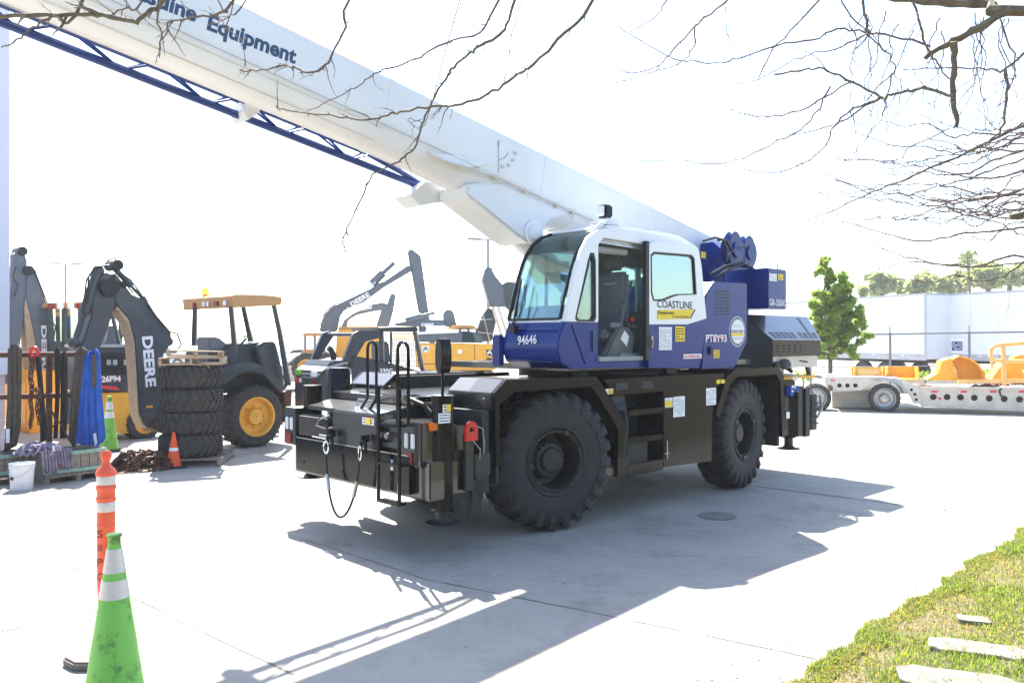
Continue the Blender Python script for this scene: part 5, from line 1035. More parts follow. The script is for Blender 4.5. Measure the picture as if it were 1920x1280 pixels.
poly(X3, [(868, 622), (885, 622), (892, 640), (866, 640)], .08, .12, 'window', 'glassdark', x3)
for u in (862, 878, 893): ftube(X3, [(u, 616), (u+3, 641)], .3, .04, 'cab_post', 'deeregrey', x3, 4)
b3 = poly(X3, [(738, 607), (784, 598), (834, 600), (836, 610), (786, 612), (745, 611)], .9, 1.4, 'boom', 'armblue', x3, .04)
poly(X3, [(832, 586), (840, 579), (850, 583), (857, 612), (834, 612)], .9, 1.4, 'boom_end', 'armblue', x3, .04)
poly(X3, [(785, 611), (800, 611), (798, 626), (787, 626)], 1.0, 1.3, 'stick', 'armblue', x3, .03)
b = B(); b.cyl(X3.L(760, 600, Y=.8), X3.L(790, 592, Y=.8), .09); b.cyl(X3.L(790, 592, Y=.8), X3.L(815, 586, Y=.8), .05); b.build('cylinder', 'armblue', x3)
q = rect(X3, 790, 606, 813, 611.5, Y=.9); text('DEERE', q[0], q[1], q[3]-q[0], 'decalwhite', b3, bold=.04)
q = X3.L(792, 660, Y=0); deer((q.x, 0, q.z), (1, 0, 0), (0, 0, 1), (0, -1, 0), .20, h3, 'armblue', 'decalwhite')
q = X3.L(912, 667, Y=0); deer((q.x, 0, q.z), (1, 0, 0), (0, 0, 1), (0, -1, 0), .20, h3, 'decalwhite', 'ink')
b = B(); q = X3.L(862, 659, Y=0); b.cyl((q.x, -.01, q.z), (q.x, 0, q.z), .075); b.build('badge', 'decalwhite', h3)
decal(X3, 912, 671, 922, 676, 'ink', h3, Y=0); 
b = B(); 
for u in (842, 890): q0, q1 = X3.L(u, 646, Y=0), X3.L(u, 691, Y=0); b.bx(q0.x-.008, q0.x+.008, -.006, 0, q1.z, q0.z)
q0, q1 = X3.L(795, 682, Y=0), X3.L(925, 682, Y=0); b.bx(q0.x, q1.x, -.006, 0, q0.z-.01, q0.z+.01); b.build('panel_gap', 'rust', h3)
poly(X3, [(800, 694), (925, 694), (920, 706), (805, 706)], .4, 2.2, 'turntable', 'blackmatt', x3, .03); poly(X3, [(770, 712), (940, 712), (950, 745), (760, 745)], -.2, .5, 'track', 'oldrubber', x3, .12)
for u, v in ((808, 643), (812, 643)): b = B(); q = X3.L(u, v, Y=.2); b.cyl(tuple(q), (q.x, q.y, q.z+.12), .05); b.build('filler_cap', 'cream', x3)
X4, x4 = exc(w(930, 29), 80, 'excavator arm with dark folded linkage seen directly left of the crane windshield')
poly(X4, [(905, 525), (911, 502), (920, 501), (930, 519), (943, 534), (946, 555), (948, 575), (919, 575), (914, 555)], 0, .5, 'boom', 'armblue', x4, .03)
b = B(); b.cyl(X4.L(918, 502, Y=.25), X4.L(985, 525, Y=.25), .02); b.build('hose', 'rust', x4)
poly(X4, [(940, 536), (950, 528), (975, 530), (985, 560), (960, 585), (945, 572)], .1, .55, 'linkage', 'deeregrey', x4, .03)
for pts in (([(924, 576), (944, 640)]), ([(934, 576), (952, 630)])): ftube(X4, pts, .1, .055, 'cylinder', 'cream', x4)
b4 = poly(X4, [(889, 640), (896, 615), (903, 595), (915, 577), (925, 580), (930, 605), (922, 640)], .3, .8, 'stick', 'deeregrey', x4, .03)
b = B()
for u, v, u2, v2 in ((896, 600, 924, 598), (892, 622, 928, 626), (905, 585, 918, 640)): b.cyl(X4.L(u, v, Y=.2), X4.L(u2, v2, Y=.2), .02)
b.build('pipe', 'steel', x4)
# ---------------------------------------------------------------- more distant vehicles
def car(u, D, lab, m, deg, name='parked_car', s_=1.0, grp=None):
    fr = Frame(w(u, D), deg); o = troot(fr, name, lab, 'car', grp)
    body = [(-2.1, .35), (-2.15, .75), (-2.0, .95), (-1.2, 1.0), (-.6, 1.45), (.7, 1.5), (1.5, 1.05), (2.1, .95), (2.2, .4)]
    B().prism(body, -.9, .9).build('body', m, o, bevel=.08); B().prism([(-1.05, 1.02), (-.55, 1.40), (.65, 1.44), (1.3, 1.05)], -.905, .905).build('window', 'glassdark', o)
    for x in (-1.35, 1.4):
        for y in (-.85, .85): b = B(); b.cyl((x, y-.1, .34), (x, y+.1, .34), .34, n=24); wl_ = b.build('wheel', 'rubber', o); b = B(); b.cyl((x, y-.11, .34), (x, y+.11, .34), .2, n=16); b.build('rim', 'steel', wl_)
    return o
car(575, 34, 'white car seen between the canopy machine and the dark track loader', 'carwhite', 60); car(556, 48, 'dark car roof showing just above the white car', 'glassdark', 50); car(300, 60, 'far pale car low on the horizon behind the big arm', 'carwhite', 80)
Q, qk = Frame(w(600, 30), 80), None; qk = troot(Q, 'wheel_loader', 'distant tan loader with canopy behind the raised arms of the dark loader', 'loader')
poly(Q, [(560, 672), (566, 655), (600, 657), (626, 664), (626, 690), (560, 690)], 0, 1.8, 'body', 'canopyyellow', qk, .04); poly(Q, [(566, 630), (570, 624), (612, 624), (612, 630)], 0, 1.8, 'canopy', 'canopyyellow', qk, .03)
for u in (572, 590, 608): ftube(Q, [(u, 629), (u, 660)], .1, .05, 'canopy_post', 'galv', qk, 4)
bgwheel(qk, Q, 575, 690, -.1, .4, .55, .3); bgwheel(qk, Q, 612, 690, -.1, .4, .55, .3)
def lightpole(u, vtop, D, lab):
    p = at(u, vtop, D); o = thing('light_pole', lab, 'lamp post', (p.x, p.y, 0), .3, 'parking lot light poles'); b = B(); b.cyl((0, 0, 0), (0, 0, p.z), .10, .07, n=10); b.build('pole', 'galv', o)
    b = B(); b.bx(-.75, .75, -.04, .04, p.z-.02, p.z+.04); b.build('cross_arm', 'galv', o)
    for sx in (-1, 1): b = B(); b.bx(sx*.35, sx*1.15, -.2, .2, p.z-.03, p.z+.06); b.build('lamp_head', 'galv', o, bevel=.03)
lightpole(915, 450, 45, 'grey twin head light pole rising above the excavator arm by the crane'); lightpole(123, 495, 58, 'far pale twin head light pole above the left backhoe cab')
# ---------------------------------------------------------------- lowboy trailer on the right
LB = Frame((10.6, 23.3), 108); lt = troot(LB, 'lowboy_trailer', 'cream white lowboy trailer with a row of round side holes on the right', 'trailer')
def holes(cs, r, Y=0): 
    out = []
    for u, v in cs:
        q = LB.L(u, v, Y=Y); out.append([(q.x+r*math.cos(2*math.pi*k/20), q.z+r*math.sin(2*math.pi*k/20)) for k in range(20)])
    return out
hc = [(1750, 744), (1776, 744), (1801, 744.5), (1827, 745.5), (1855, 746.5), (1883, 747.5), (1912, 748.5), (1941, 749.5), (1971, 750.5)]
big = [(1727, 727), (1990, 728), (1990, 772), (1727, 760)]
pb = B().prism(LB.P(big, 0), 0, .05, holes=holes(hc, .088)).build('side_beam', 'cream', lt, smooth=0)
b = B(); q = LB.P(big, 0); b.prism([(x, z) for x, z in q], .12, .16); b.build('inner_beam', 'rust', lt)
B().prism([(q[0][0], q[0][1]-.03), (q[1][0], q[1][1]-.03), (q[1][0], q[1][1]+.03), (q[0][0], q[0][1]+.03)], -.05, 0).build('top_flange', 'cream', lt); B().prism([(q[3][0], q[3][1]-.03), (q[2][0], q[2][1]-.03), (q[2][0], q[2][1]+.02), (q[3][0], q[3][1]+.02)], -.04, 0).build('bottom_flange', 'cream', lt)
tr2 = B().prism(LB.P([(1688, 712), (1727, 724), (1727, 757), (1712, 756), (1704, 737), (1694, 723)], 0), 0, .05, holes=holes([(1709, 730.5), (1715.5, 739), (1718, 749)], .042)).build('neck_plate', 'cream', lt, smooth=0)
B().prism(LB.P([(1690, 714), (1726, 727), (1726, 756), (1714, 755)], 0), .10, .14).build('inner_plate', 'rust', lt)
rd = B().prism(LB.P([(1546, 710), (1640, 709), (1628, 722), (1612, 732), (1572, 732), (1558, 722), (1546, 719)], 0), 0, .05, holes=holes([(1574, 722.5), (1589, 722.5), (1604, 722.5)], .062)).build('rear_plate', 'cream', lt, smooth=0)
B().prism(LB.P([(1550, 712), (1630, 711), (1610, 731), (1574, 731)], 0), .10, .14).build('inner_plate', 'blackmatt', lt)
# decks
zd = LB.L(1727, 727, Y=0).z; xa, xb_, xc, xd, xe = [LB.L(u, v, Y=0).x for u, v in ((1546, 708), (1640, 706), (1690, 712), (1727, 726), (1990, 727))]; z1_ = LB.L(1640, 708, Y=0).z
b = B(); b.prism([(xa, z1_), (xb_, z1_+.03), (xc, z1_-.02), (xd, zd), (xe, zd), (xe, zd-.05), (xd, zd-.05), (xc, z1_-.08), (xa, z1_-.06)], .05, 2.5); b.build('deck', 'cream', lt)
for k in range(6):
    b = B(); y = .2+k*.38; b.prism([(xc-.2, z1_+.015), (xd+.3, zd+.05), (xd+.3, zd+.01), (xc-.2, z1_)], y, y+.16); b.build('ramp_board', 'wood', lt)
b = B(); b.prism(LB.P([(1560, 735), (1650, 730), (1650, 764), (1560, 764)], .9), .9, 1.6); b.build('axle_beam', 'cream', lt)
fa = [(1636, 712), (1645, 709), (1662, 707), (1680, 711), (1694, 722), (1704, 737), (1697, 738), (1688, 724), (1676, 716), (1660, 713), (1645, 716)]
poly(LB, fa, .03, .75, 'fender', 'trailergrey', lt, .005)
bgwheel(lt, LB, 1659, 747, .0, .26, .42, .27, 'steel'); bgwheel(lt, LB, 1659, 747, .32, .26, .42, .27, 'rim'); bgwheel(lt, LB, 1530, 746, .0, .26, .42, .27, 'steel'); bgwheel(lt, LB, 1530, 746, .32, .26, .42, .27, 'rim')
for u in (1752, 1807, 1862, 1916): b = B(); q = rect(LB, u-6, 732, u+6, 736, Y=0); b.loft([x+Vector((0, -.006, 0)) for x in q], q); b.build('red_marker', 'decalred', pb)
b = B(); q = rect(LB, 1557, 711.5, 1566, 714, Y=0); b.loft([x+Vector((0, -.006, 0)) for x in q], q); b.build('red_marker', 'decalred', rd)
b = B(); q = LB.L(1762, 747, Y=0); b.lathe([(.02, -.008), (.04, -.008), (.04, 0), (.02, 0)], tuple(q), 'y', 16); b.build('lamp_ring', 'decalred', pb)
for k in range(9): q = LB.L(1570+k*47, 708, Y=.3+(k % 3)*.5); pass
rnd = random.Random(4)
for i, (u, v, L_) in enumerate([(1835, 724, .9), (1868, 722, .7), (1900, 720, .8), (1560, 706, .5)]):
    q = LB.L(u, v, Y=.5); noodles('chain_heap', ['rusty chain lying on the lowboy deck below the big yellow bucket', 'rusty chain on the deck under the yellow rail post', 'rusty chain on the deck at the right edge', 'dark chain on the rear deck next to the crane'][i], 'chain', (q.x, q.y, 0), 8, L_/2, .25, .05, 'chain', .02, i)
    o = bpy.context.scene.collection.objects[-1]; o.location = (LB.o[0], LB.o[1], q.z-.03); o.rotation_euler = (0, 0, LB.rot())
ftube(LB, [(1878, 728), (1874, 732), (1876, 740), (1882, 746)], -.06, .025, 'cable', 'rubberseal', lt)
# yellow buckets lying on the trailer
def bucket(pts, inner, Y0, Y1, lab, teeth=True):
    o = troot(LB, 'digging_bucket', lab, 'bucket', 'yellow digging buckets'); a = LB.P(pts, Y0); c_ = LB.P(inner, Y0)
    b = B(); b.prism(a, Y0, Y0+.04); b.build('side_plate', 'bucketyellow', o); b = B(); b.prism(a, Y1-.04, Y1); b.build('side_plate', 'bucketyellow', o)
    b = B(); n = len(c_)
    for p_, q_ in zip(c_, c_[1:]):
        d = Vector((q_[0]-p_[0], q_[1]-p_[1])); s_ = Vector((-d.y, d.x)).normalized()*.03
        b.prism([p_, q_, (q_[0]+s_.x, q_[1]+s_.y), (p_[0]+s_.x, p_[1]+s_.y)], Y0+.04, Y1-.04)
    b.build('shell', 'bucketyellow', o, smooth=0); return o
def openbucket(u0, u1, vt, vb, Y0, Y1, lab, curve=.5):
    o = troot(LB, 'digging_bucket', lab, 'bucket', 'yellow digging buckets'); xa_, xb2, zt_, zb_ = LB.L(u0, vb, Y=Y0).x, LB.L(u1, vb, Y=Y0).x, LB.L(u0, vt, Y=Y0).z, LB.L(u0, vb, Y=Y0).z
    h_ = zt_-zb_; D_ = Y1-Y0; sec = [(Y0+D_*(.02), zt_)]+[(Y0+D_*(.5-.48*math.cos(a)), zb_+h_*.05+h_*.7*(1-math.sin(a))*.9) for a in [R(20*k) for k in range(1, 9)]]+[(Y1, zt_*1.0)]
    if curve < .5:
        sec = [(Y0, zb_), (Y1-.12, zb_), (Y1, zb_+h_*.35), (Y1, zt_), (Y0+D_*.25, zt_)]; shell = [(Y0, zb_), (Y1-.12, zb_), (Y1, zb_+h_*.35), (Y1, zt_), (Y1-.03, zt_), (Y1-.03, zb_+h_*.37), (Y1-.14, zb_+.03), (Y0, zb_+.03)]
    else:
        sec = [(Y0, zt_), (Y0-.10, zb_+.05), (Y0+.02, zb_), (Y1-.1, zb_), (Y1, zt_)]; shell = [(Y0, zt_), (Y0-.10, zb_+.05), (Y0+.02, zb_), (Y1-.1, zb_), (Y1-.1, zb_+.03), (Y0+.04, zb_+.03), (Y0-.06, zb_+.08), (Y0+.03, zt_)]
    b = B(); b.prism(shell, xa_, xb2, 'x'); b.build('shell', 'bucketyellow', o, smooth=0)
    for x in (xa_, xb2-.03): b = B(); b.prism(sec, x, x+.03, 'x'); b.build('side_plate', 'bucketyellow', o)
    if curve >= .5:
        b = B(); b.prism([(Y0-.025, zt_-.05), (Y0-.105, zb_+.12), (Y0-.085, zb_+.12), (Y0-.005, zt_-.05)], xa_+.15, xb2-.15, 'x'); b.build('lip', 'railyellow', o)
        for x in (xa_+.04, xb2-.10): b = B(); b.prism([(Y0-.16, zt_-.10), (Y0-.16, zb_+.08), (Y0-.05, zb_+.05), (Y0+.02, zt_)], x, x+.04, 'x'); b.build('ear', 'bucketyellow', o)
    return o
openbucket(1597, 1659, 688, 709, 1.0, 1.7, 'leftmost small yellow bucket lying on the rear deck of the lowboy')
openbucket(1666, 1725, 688, 712, .9, 1.8, 'second yellow bucket from the left with its dark open mouth showing', .3)
bucket([(1737, 712), (1759, 699), (1766, 677), (1783, 671), (1790, 690), (1798, 714)], [(1783, 671), (1766, 677), (1759, 699), (1737, 712)], .7, 1.5, 'tall yellow bucket lying on its side in the middle of the lowboy')
o = bpy.context.scene.collection.objects['digging_bucket.002'] if 'digging_bucket.002' in bpy.context.scene.collection.objects else None
poly(LB, [(1783, 673), (1794, 666), (1814, 671), (1829, 681), (1837, 692), (1845, 714), (1798, 714), (1792, 692)], 1.0, 1.06, 'back_plate', 'bucketyellow', o, .01)
b = B(); pr_ = LB.P([(1783, 672), (1794, 666), (1814, 671), (1829, 681), (1837, 692), (1845, 714)], .9)
for p_, q_ in zip(pr_, pr_[1:]): b.prism([p_, q_, (q_[0], q_[1]-.04), (p_[0], p_[1]-.04)], .55, 1.3)
b.build('curved_shell', 'bucketyellow', o)
bucket([(1860, 710), (1872, 692), (1883, 680), (1909, 680), (1922, 703), (1924, 714)], [(1909, 680), (1883, 680), (1872, 692), (1860, 710)], .7, 1.6, 'yellow bucket behind the yellow rail at the right edge')
bucket([(1895, 690), (1902, 668), (1915, 665), (1960, 668), (1960, 700)], [(1960, 668), (1915, 665), (1902, 668), (1895, 690)], 1.9, 2.4, 'topmost yellow bucket cut by the right edge of the photo')
yr = troot(LB, 'guard_rail', 'yellow tubular guard rail standing on the lowboy at the right edge', 'rail')
ftube(LB, [(1990, 640), (1920, 643), (1880, 646), (1866, 648), (1859, 654), (1857, 668), (1862, 675), (1880, 677), (1990, 678)], .25, .055, 'rail', 'railyellow', yr, 10)
ftube(LB, [(1881, 646), (1883, 722)], .25, .06, 'post', 'railyellow', yr, 10); ftube(LB, [(1859, 676), (1860, 690)], .25, .04, 'foot', 'railyellow', yr, 8); ftube(LB, [(1798, 712), (1798, 722)], .25, .04, 'foot', 'railyellow', yr, 8)
poly(LB, [(1798, 712), (1990, 708), (1990, 718), (1798, 718)], .22, .30, 'base_beam', 'railyellow', yr, .01)
# ---------------------------------------------------------------- fence, semi trailers
FA, FB = at(1560, 628, 31.5), at(1990, 621, 29.5); fn = thing('chain_link_fence', 'thin grey metal fence with slender posts in front of the white trailers', 'fence')
b = B(); b.cyl(FA, FB, .035, n=8); b.build('top_rail', 'galv', fn)
for u, v in ((1520, 618), (1669, 618), (1817, 612), (1965, 606)):
    t_ = (u-1560)/430; q = FA.lerp(FB, t_); q = Vector(((u-U0)/F*q.y, q.y, q.z)); b = B(); b.cyl((q.x, q.y, 0), (q.x, q.y, q.z+.05), .045, n=8); b.tube([(q.x, q.y, q.z), (q.x-.06, q.y-.1, q.z+.28)], .02, 5); b.build('post', 'galv', fn)
b = B(); b.cyl(at(1540, 688, 31), at(1940, 684, 29.6), .02, n=5); b.build('bottom_wire', 'galv', fn)
def semi(org, deg, L_, lab, front=True):
    fr = Frame(org, deg); o = troot(fr, 'semi_trailer', lab, 'trailer', 'white box trailers'); b = B(); b.bx(0, L_, 0, 2.6, 1.15, 4.1); bd_ = b.build('box_body', 'trailerwhite', o, bevel=.02)
    b = B(); b.bx(-.01, L_+.01, -.02, 2.62, 4.03, 4.12); b.build('top_rail', 'trailergrey', o); b = B(); b.bx(-.01, L_+.01, -.02, 0, 1.10, 1.38); b.build('side_rail', 'trailergrey', o)
    for x in (0, L_-.12): b = B(); b.bx(x, x+.12, -.025, 0, 1.38, 4.03); b.build('corner_post', 'trailergrey', o)
    b = B()
    for k in range(int(L_/1.22)): b.bx(.6+k*1.22, .606+k*1.22, -.008, 0, 1.4, 4.0)
    b.build('panel_seam', 'trailergrey', bd_)
    for k in range(int(L_/.9)): b = B(); b.bx(.4+k*.9, .52+k*.9, -.03, -.02, 1.28, 1.33); b.build('marker', 'decalred' if k % 2 else 'decalwhite', o)
    for x in (L_*.75, L_*.84):
        for y in (.1, 2.2): b = B(); b.lathe([(.25, 0), (.48, 0), (.5, .03), (.5, .27), (.48, .3), (.25, .3)], (x, y, .5), 'y', 28); b.build('wheel', 'rubber', o)
    b = B(); b.bx(L_*.2, L_*.2+.12, .3, .45, 0.0, 1.15); b.bx(L_*.2, L_*.2+.12, 2.1, 2.3, 0.0, 1.15); b.build('landing_leg', 'galv', o); b = B(); b.bx(.2, L_-.2, .8, 1.8, .95, 1.14); b.build('chassis', 'blackmatt', o)
    return fr, o, bd_
s1 = semi((13.1, 52.2), 160.5, 16.2, 'long white box trailer on the left, half hidden by the green tree'); s2 = semi((19.45, 38.2), 152, 16.2, 'white box trailer numbered 53 at the right edge')
f2 = s2[0]; q = rect(f2, 1760, 643, 1768, 653, Y=0); text('53', q[0], q[1], q[3]-q[0], 'navyink', s2[2], 'number', bold=.02, lift=.02)
o = decal(f2, 1783, 634, 1807, 661, 'decalwhite', s2[2], Y=0, name='sign', lift=.01); decal(f2, 1785, 640, 1805, 657, 'blue2', s2[2], Y=0, name='sign_face', rows=4, ink='decalwhite', lift=.02)
# ---------------------------------------------------------------- trees
def leafcloud(b, c, rad, n, s, rnd):
    for _ in range(n):
        while True:
            p = Vector((rnd.uniform(-1, 1), rnd.uniform(-1, 1), rnd.uniform(-1, 1)))
            if .25 < p.length < 1: break
        p = Vector((c[0]+p.x*rad[0], c[1]+p.y*rad[1], c[2]+p.z*rad[2])); d = Vector((rnd.gauss(0, 1), rnd.gauss(0, 1), rnd.gauss(0, .8))).normalized(); e = d.orthogonal().normalized()
        k = s*rnd.uniform(.6, 1.3); e = (e*math.cos(rnd.uniform(0, 6))+d.cross(e)*math.sin(rnd.uniform(0, 6))).normalized()
        n0 = len(b.v); b.v += [tuple(p-d*k), tuple(p+e*k*.5), tuple(p+d*k), tuple(p-e*k*.5)]; b.f.append((n0, n0+1, n0+2, n0+3))
def tree(name, lab, D, ubase, trunk, clusters, leaf, dens, m, bark='greybark', tr=.12, seed=1, grp=None, depthk=1.0):
    base = at(ubase, 700, D); o = thing(name, lab, 'tree', (base.x, D, 0), 0, grp); rnd = random.Random(seed)
    P_ = lambda u, v, dy=0: Vector(((u-U0)/F*D-base.x, dy, H-(v-V0)/F*D))
    pts = [Vector((0, 0, 0))]+[P_(u, v) for u, v in trunk]; b = B(); b.tube(pts, [tr*(1-.6*i/len(pts)) for i in range(len(pts))], 8)
    cc = []
    for u, v, ru, rv in clusters:
        c = P_(u, v, rnd.uniform(-.35, .35)*ru/F*D*depthk); cc.append((c, ru/F*D, rv/F*D)); s_ = pts[min(len(pts)-1, 1+rnd.randrange(max(1, len(pts)-1)))]; b.tube([s_, s_.lerp(c, .5)+Vector((0, 0, -.1*ru/F*D)), c], [tr*.4, tr*.25, tr*.12], 6)
    b.build('trunk', bark, o); b = B()
    for c, ru, rv in cc:
        for k in range(9):
            a = Vector((rnd.uniform(-1, 1), rnd.uniform(-1, 1), rnd.uniform(-1, 1)))*.85; sub = (c.x+a.x*ru, c.y+a.y*ru, c.z+a.z*rv); f_ = rnd.uniform(.22, .55); leafcloud(b, sub, (ru*f_, ru*f_, rv*f_), int(dens*ru*rv*f_), leaf, rnd)
    b.build('crown', m, o, smooth=0); return o
tree('young_tree', 'young bright green leafy tree between the crane tail and the white trailer', 28, 1557, [(1557, 665), (1560, 620), (1560, 560), (1550, 520)],
     [(1541, 506, 15, 17), (1560, 535, 22, 20), (1578, 550, 22, 18), (1540, 565, 22, 20), (1592, 575, 22, 20), (1565, 595, 30, 24), (1532, 600, 18, 16), (1600, 612, 22, 18), (1619, 630, 14, 13), (1575, 635, 30, 22), (1546, 625, 22, 20), (1590, 655, 18, 14), (1600, 590, 18, 16), (1560, 570, 26, 22), (1555, 655, 20, 14), (1532, 640, 14, 12), (1585, 545, 14, 14), (1570, 610, 30, 26), (1548, 490, 9, 10)], .085, 1500, 'leaf', tr=.085, seed=3)
far = [(1617, 546, 9, 8, 'small far tree just right of the young green tree'), (1652, 533, 26, 20, 'round far tree rising over the left white trailer'), (1697, 540, 20, 15, 'first far tree right of the round one'), (1729, 535, 22, 20, 'second far tree right of the round one'), (1765, 536, 22, 19, 'far tree just left of the palm'), (1796, 528, 20, 20, 'far tree whose crown touches the palm trunk'), (1853, 515, 34, 26, 'largest far tree, right of the palm'), (1893, 525, 20, 20, 'far tree between the largest one and the right edge'), (1925, 512, 24, 26, 'far tree cut by the right edge of the photo')]
for i, (u, v, ru, rv, lab) in enumerate(far):
    rr_ = random.Random(i); cl = [(u+rr_.uniform(-.5, .5)*ru, v+rr_.uniform(-.5, .5)*rv, ru*.6, rv*.6) for _ in range(6)]; tree('far_tree', lab, 84+i % 3*6, u, [(u, v+rv), (u, v)], cl, .55, 60, 'farleaf', tr=.35, seed=i+20, grp='trees beyond the trailers')
D = 80; bp0 = at(1818, 700, D); pm = thing('palm_tree', 'tall slender palm with a shaggy crown standing above the far trees', 'tree', (bp0.x, D, 0)); zt_ = at(1815, 482, D).z
b = B(); b.tube([(0, 0, 0), (.1, 0, zt_*.5), (-.15, 0, zt_)], [.2, .13, .13], 8); b.build('trunk', 'greybark', pm); b = B(); rnd = random.Random(9)
for k in range(70):
    a = rnd.uniform(0, 6.28); el = rnd.uniform(-.9, 1.3); L_ = rnd.uniform(1.0, 1.5); pts = []
    for j in range(6): t_ = j/5; pts.append(Vector((-.15+math.cos(a)*L_*t_*math.cos(el), math.sin(a)*L_*t_*math.cos(el), zt_+L_*t_*math.sin(el)-.5*t_*t_)))
    for j in range(5):
        for q_ in range(4): s_ = Vector((rnd.uniform(-1, 1), rnd.uniform(-1, 1), rnd.uniform(-1, .5))).normalized()*.30; p_ = pts[j].lerp(pts[j+1], q_/4); n0 = len(b.v); b.v += [tuple(p_), tuple(p_+s_+Vector((.05, 0, 0))), tuple(p_+s_*1.2), tuple(p_+s_*.5+Vector((0, .06, .06)))]; b.f.append((n0, n0+1, n0+2, n0+3))
b.build('crown', 'farleaf', pm, smooth=0)
for (u, D_, lab) in [(1506, 33, 'low dark shrub behind the crane tail'), (1735, 30, 'low shrub between the second and third yellow bucket'), (1848, 29, 'small shrub right of the tall yellow bucket')]:
    tree('low_shrub', lab, D_, u, [(u, 705)], [(u, 702, 14, 9), (u+8, 704, 10, 8)], .10, 300, 'leaf', tr=.04, seed=u, grp='shrubs by the fence')
b = B(); b.bx(12, 30, 0, .25, 0, .55); o = tag(b.build('low_wall', 'cream', bevel=.02), 'low pale wall behind the lowboy trailer', 'wall'); o.location = (0, 31.6, 0)

hz_ = B().bx(-62, 62, -16, 112, -1.0, 17.0).build('haze', 'carwhite', smooth=0); hm = bpy.data.materials.new('haze'); hm.use_nodes = True; hm.node_tree.nodes.clear()
ho = hm.node_tree.nodes.new('ShaderNodeOutputMaterial'); hv = hm.node_tree.nodes.new('ShaderNodeVolumePrincipled'); hv.inputs['Color'].default_value = (.95, .97, 1, 1); hv.inputs['Density'].default_value = 0.0010
hm.node_tree.links.new(hv.outputs[0], ho.inputs['Volume']); hz_.data.materials.clear(); hz_.data.materials.append(hm); tag(hz_, kind='stuff')
# ---------------------------------------------------------------- bare tree: trunk stands right of the camera, limbs reach over the yard
TB = Vector((5.3, 3.1, 0)); bt = thing('bare_tree', 'leafless tree with knobbly green brown twigs hanging over the top of the photo', 'tree', TB)
O_ = lambda p: Vector(p) - TB
b = B(); b.tube([O_(p) for p in ((5.3, 3.1, 0), (5.25, 3.12, 1.2), (5.1, 3.2, 2.4), (4.85, 3.35, 3.3))], [.20, .16, .14, .12], 14); b.build('trunk', 'bark', bt)
rnd = random.Random(11)
def smooth_pts(pts, m_=4):
    out = []
    n = len(pts)
    for i in range(n-1):
        p0, p1, p2, p3 = pts[max(i-1, 0)], pts[i], pts[i+1], pts[min(i+2, n-1)]
        for j in range(m_):
            t_ = j/m_; out.append(.5*((2*p1)+(p2-p0)*t_+(2*p0-5*p1+4*p2-p3)*t_*t_+(3*p1-p0-3*p2+p3)*t_**3))
    return out+[pts[-1]]
def limb(b, px, d0, d1, r0, r1, knots=True, pre=()):
    n = len(px); pts = [O_(p) for p in pre]+[O_(at(u, v, d0+(d1-d0)*i/(n-1))) for i, (u, v) in enumerate(px)]
    pts = smooth_pts(pts); N = len(pts); pts = [p+Vector((rnd.gauss(0, 1), rnd.gauss(0, 1), rnd.gauss(0, 1)))*.004*min(1, i) for i, p in enumerate(pts)]
    rs = [(r0+(r1-r0)*i/(N-1))*.98*rnd.uniform(.88, 1.15)+.0003 for i in range(N)]; b.tube(pts, rs, 7)
    if knots:
        for i in range(1, N-1):
            L_ = (pts[i+1]-pts[i]).length; c = max(1, int(L_/.07))
            for k in range(c):
                if rnd.random() < .55:
                    p = pts[i].lerp(pts[i+1], rnd.random()); d = (pts[i+1]-pts[i]).normalized(); s_ = d.orthogonal().normalized(); s_ = (s_*math.cos(6.28*rnd.random())+d.cross(s_)*math.sin(6.28*rnd.random())+d*.5).normalized(); b.cyl(p, p+s_*rnd.uniform(.010, .026), rs[i]*.55+.001, .001, n=4)
    return pts
def twigs(b, pts, n, L0, r, droop=.3, tdir=None):
    for _ in range(n):
        i = rnd.randrange(1, len(pts)-1); p = pts[i]; d = (pts[i+1]-pts[i-1]).normalized(); s_ = d.orthogonal().normalized(); a = rnd.uniform(0, 6.28); q = (s_*math.cos(a)+d.cross(s_)*math.sin(a)+d*rnd.uniform(.3, 1.2)).normalized(); L_ = L0*rnd.uniform(.3, 1); tp_ = [p]
        for k in range(5): q = (q+Vector((rnd.gauss(0, .18), rnd.gauss(0, .18), rnd.gauss(-.02, .16)-droop*.08))).normalized(); tp_.append(tp_[-1]+q*L_/5)
        b.tube(tp_, [r, r*.9, r*.75, r*.6, r*.45, r*.3], 5)
        for k in range(1, 5):
            if rnd.random() < .7: b.cyl(tp_[k], tp_[k]+Vector((rnd.gauss(0, 1), rnd.gauss(0, 1), rnd.gauss(0, 1))).normalized()*.014, r*.6, .0008, n=4)
PXM = 1/F
# heavy limbs
b = B(); l0 = limb(b, [(1921, 22), (1850, 8), (1760, 3), (1650, -8), (1540, -30)], 3.7, 4.1, .030, .018, False, pre=[(4.9, 3.33, 3.2), (3.4, 3.55, 3.55)]); b.build('branch', 'bark', bt)
b = B(); limb(b, [(1895, 20), (1845, 46), (1803, 69), (1770, 86), (1737, 108)], 3.7, 3.9, .021, .010, True); b.build('branch', 'bark', bt)
b = B(); limb(b, [(1788, 78), (1790, 125), (1788, 187), (1795, 238)], 3.8, 3.9, .016, .010, True); b.build('branch', 'bark', bt)
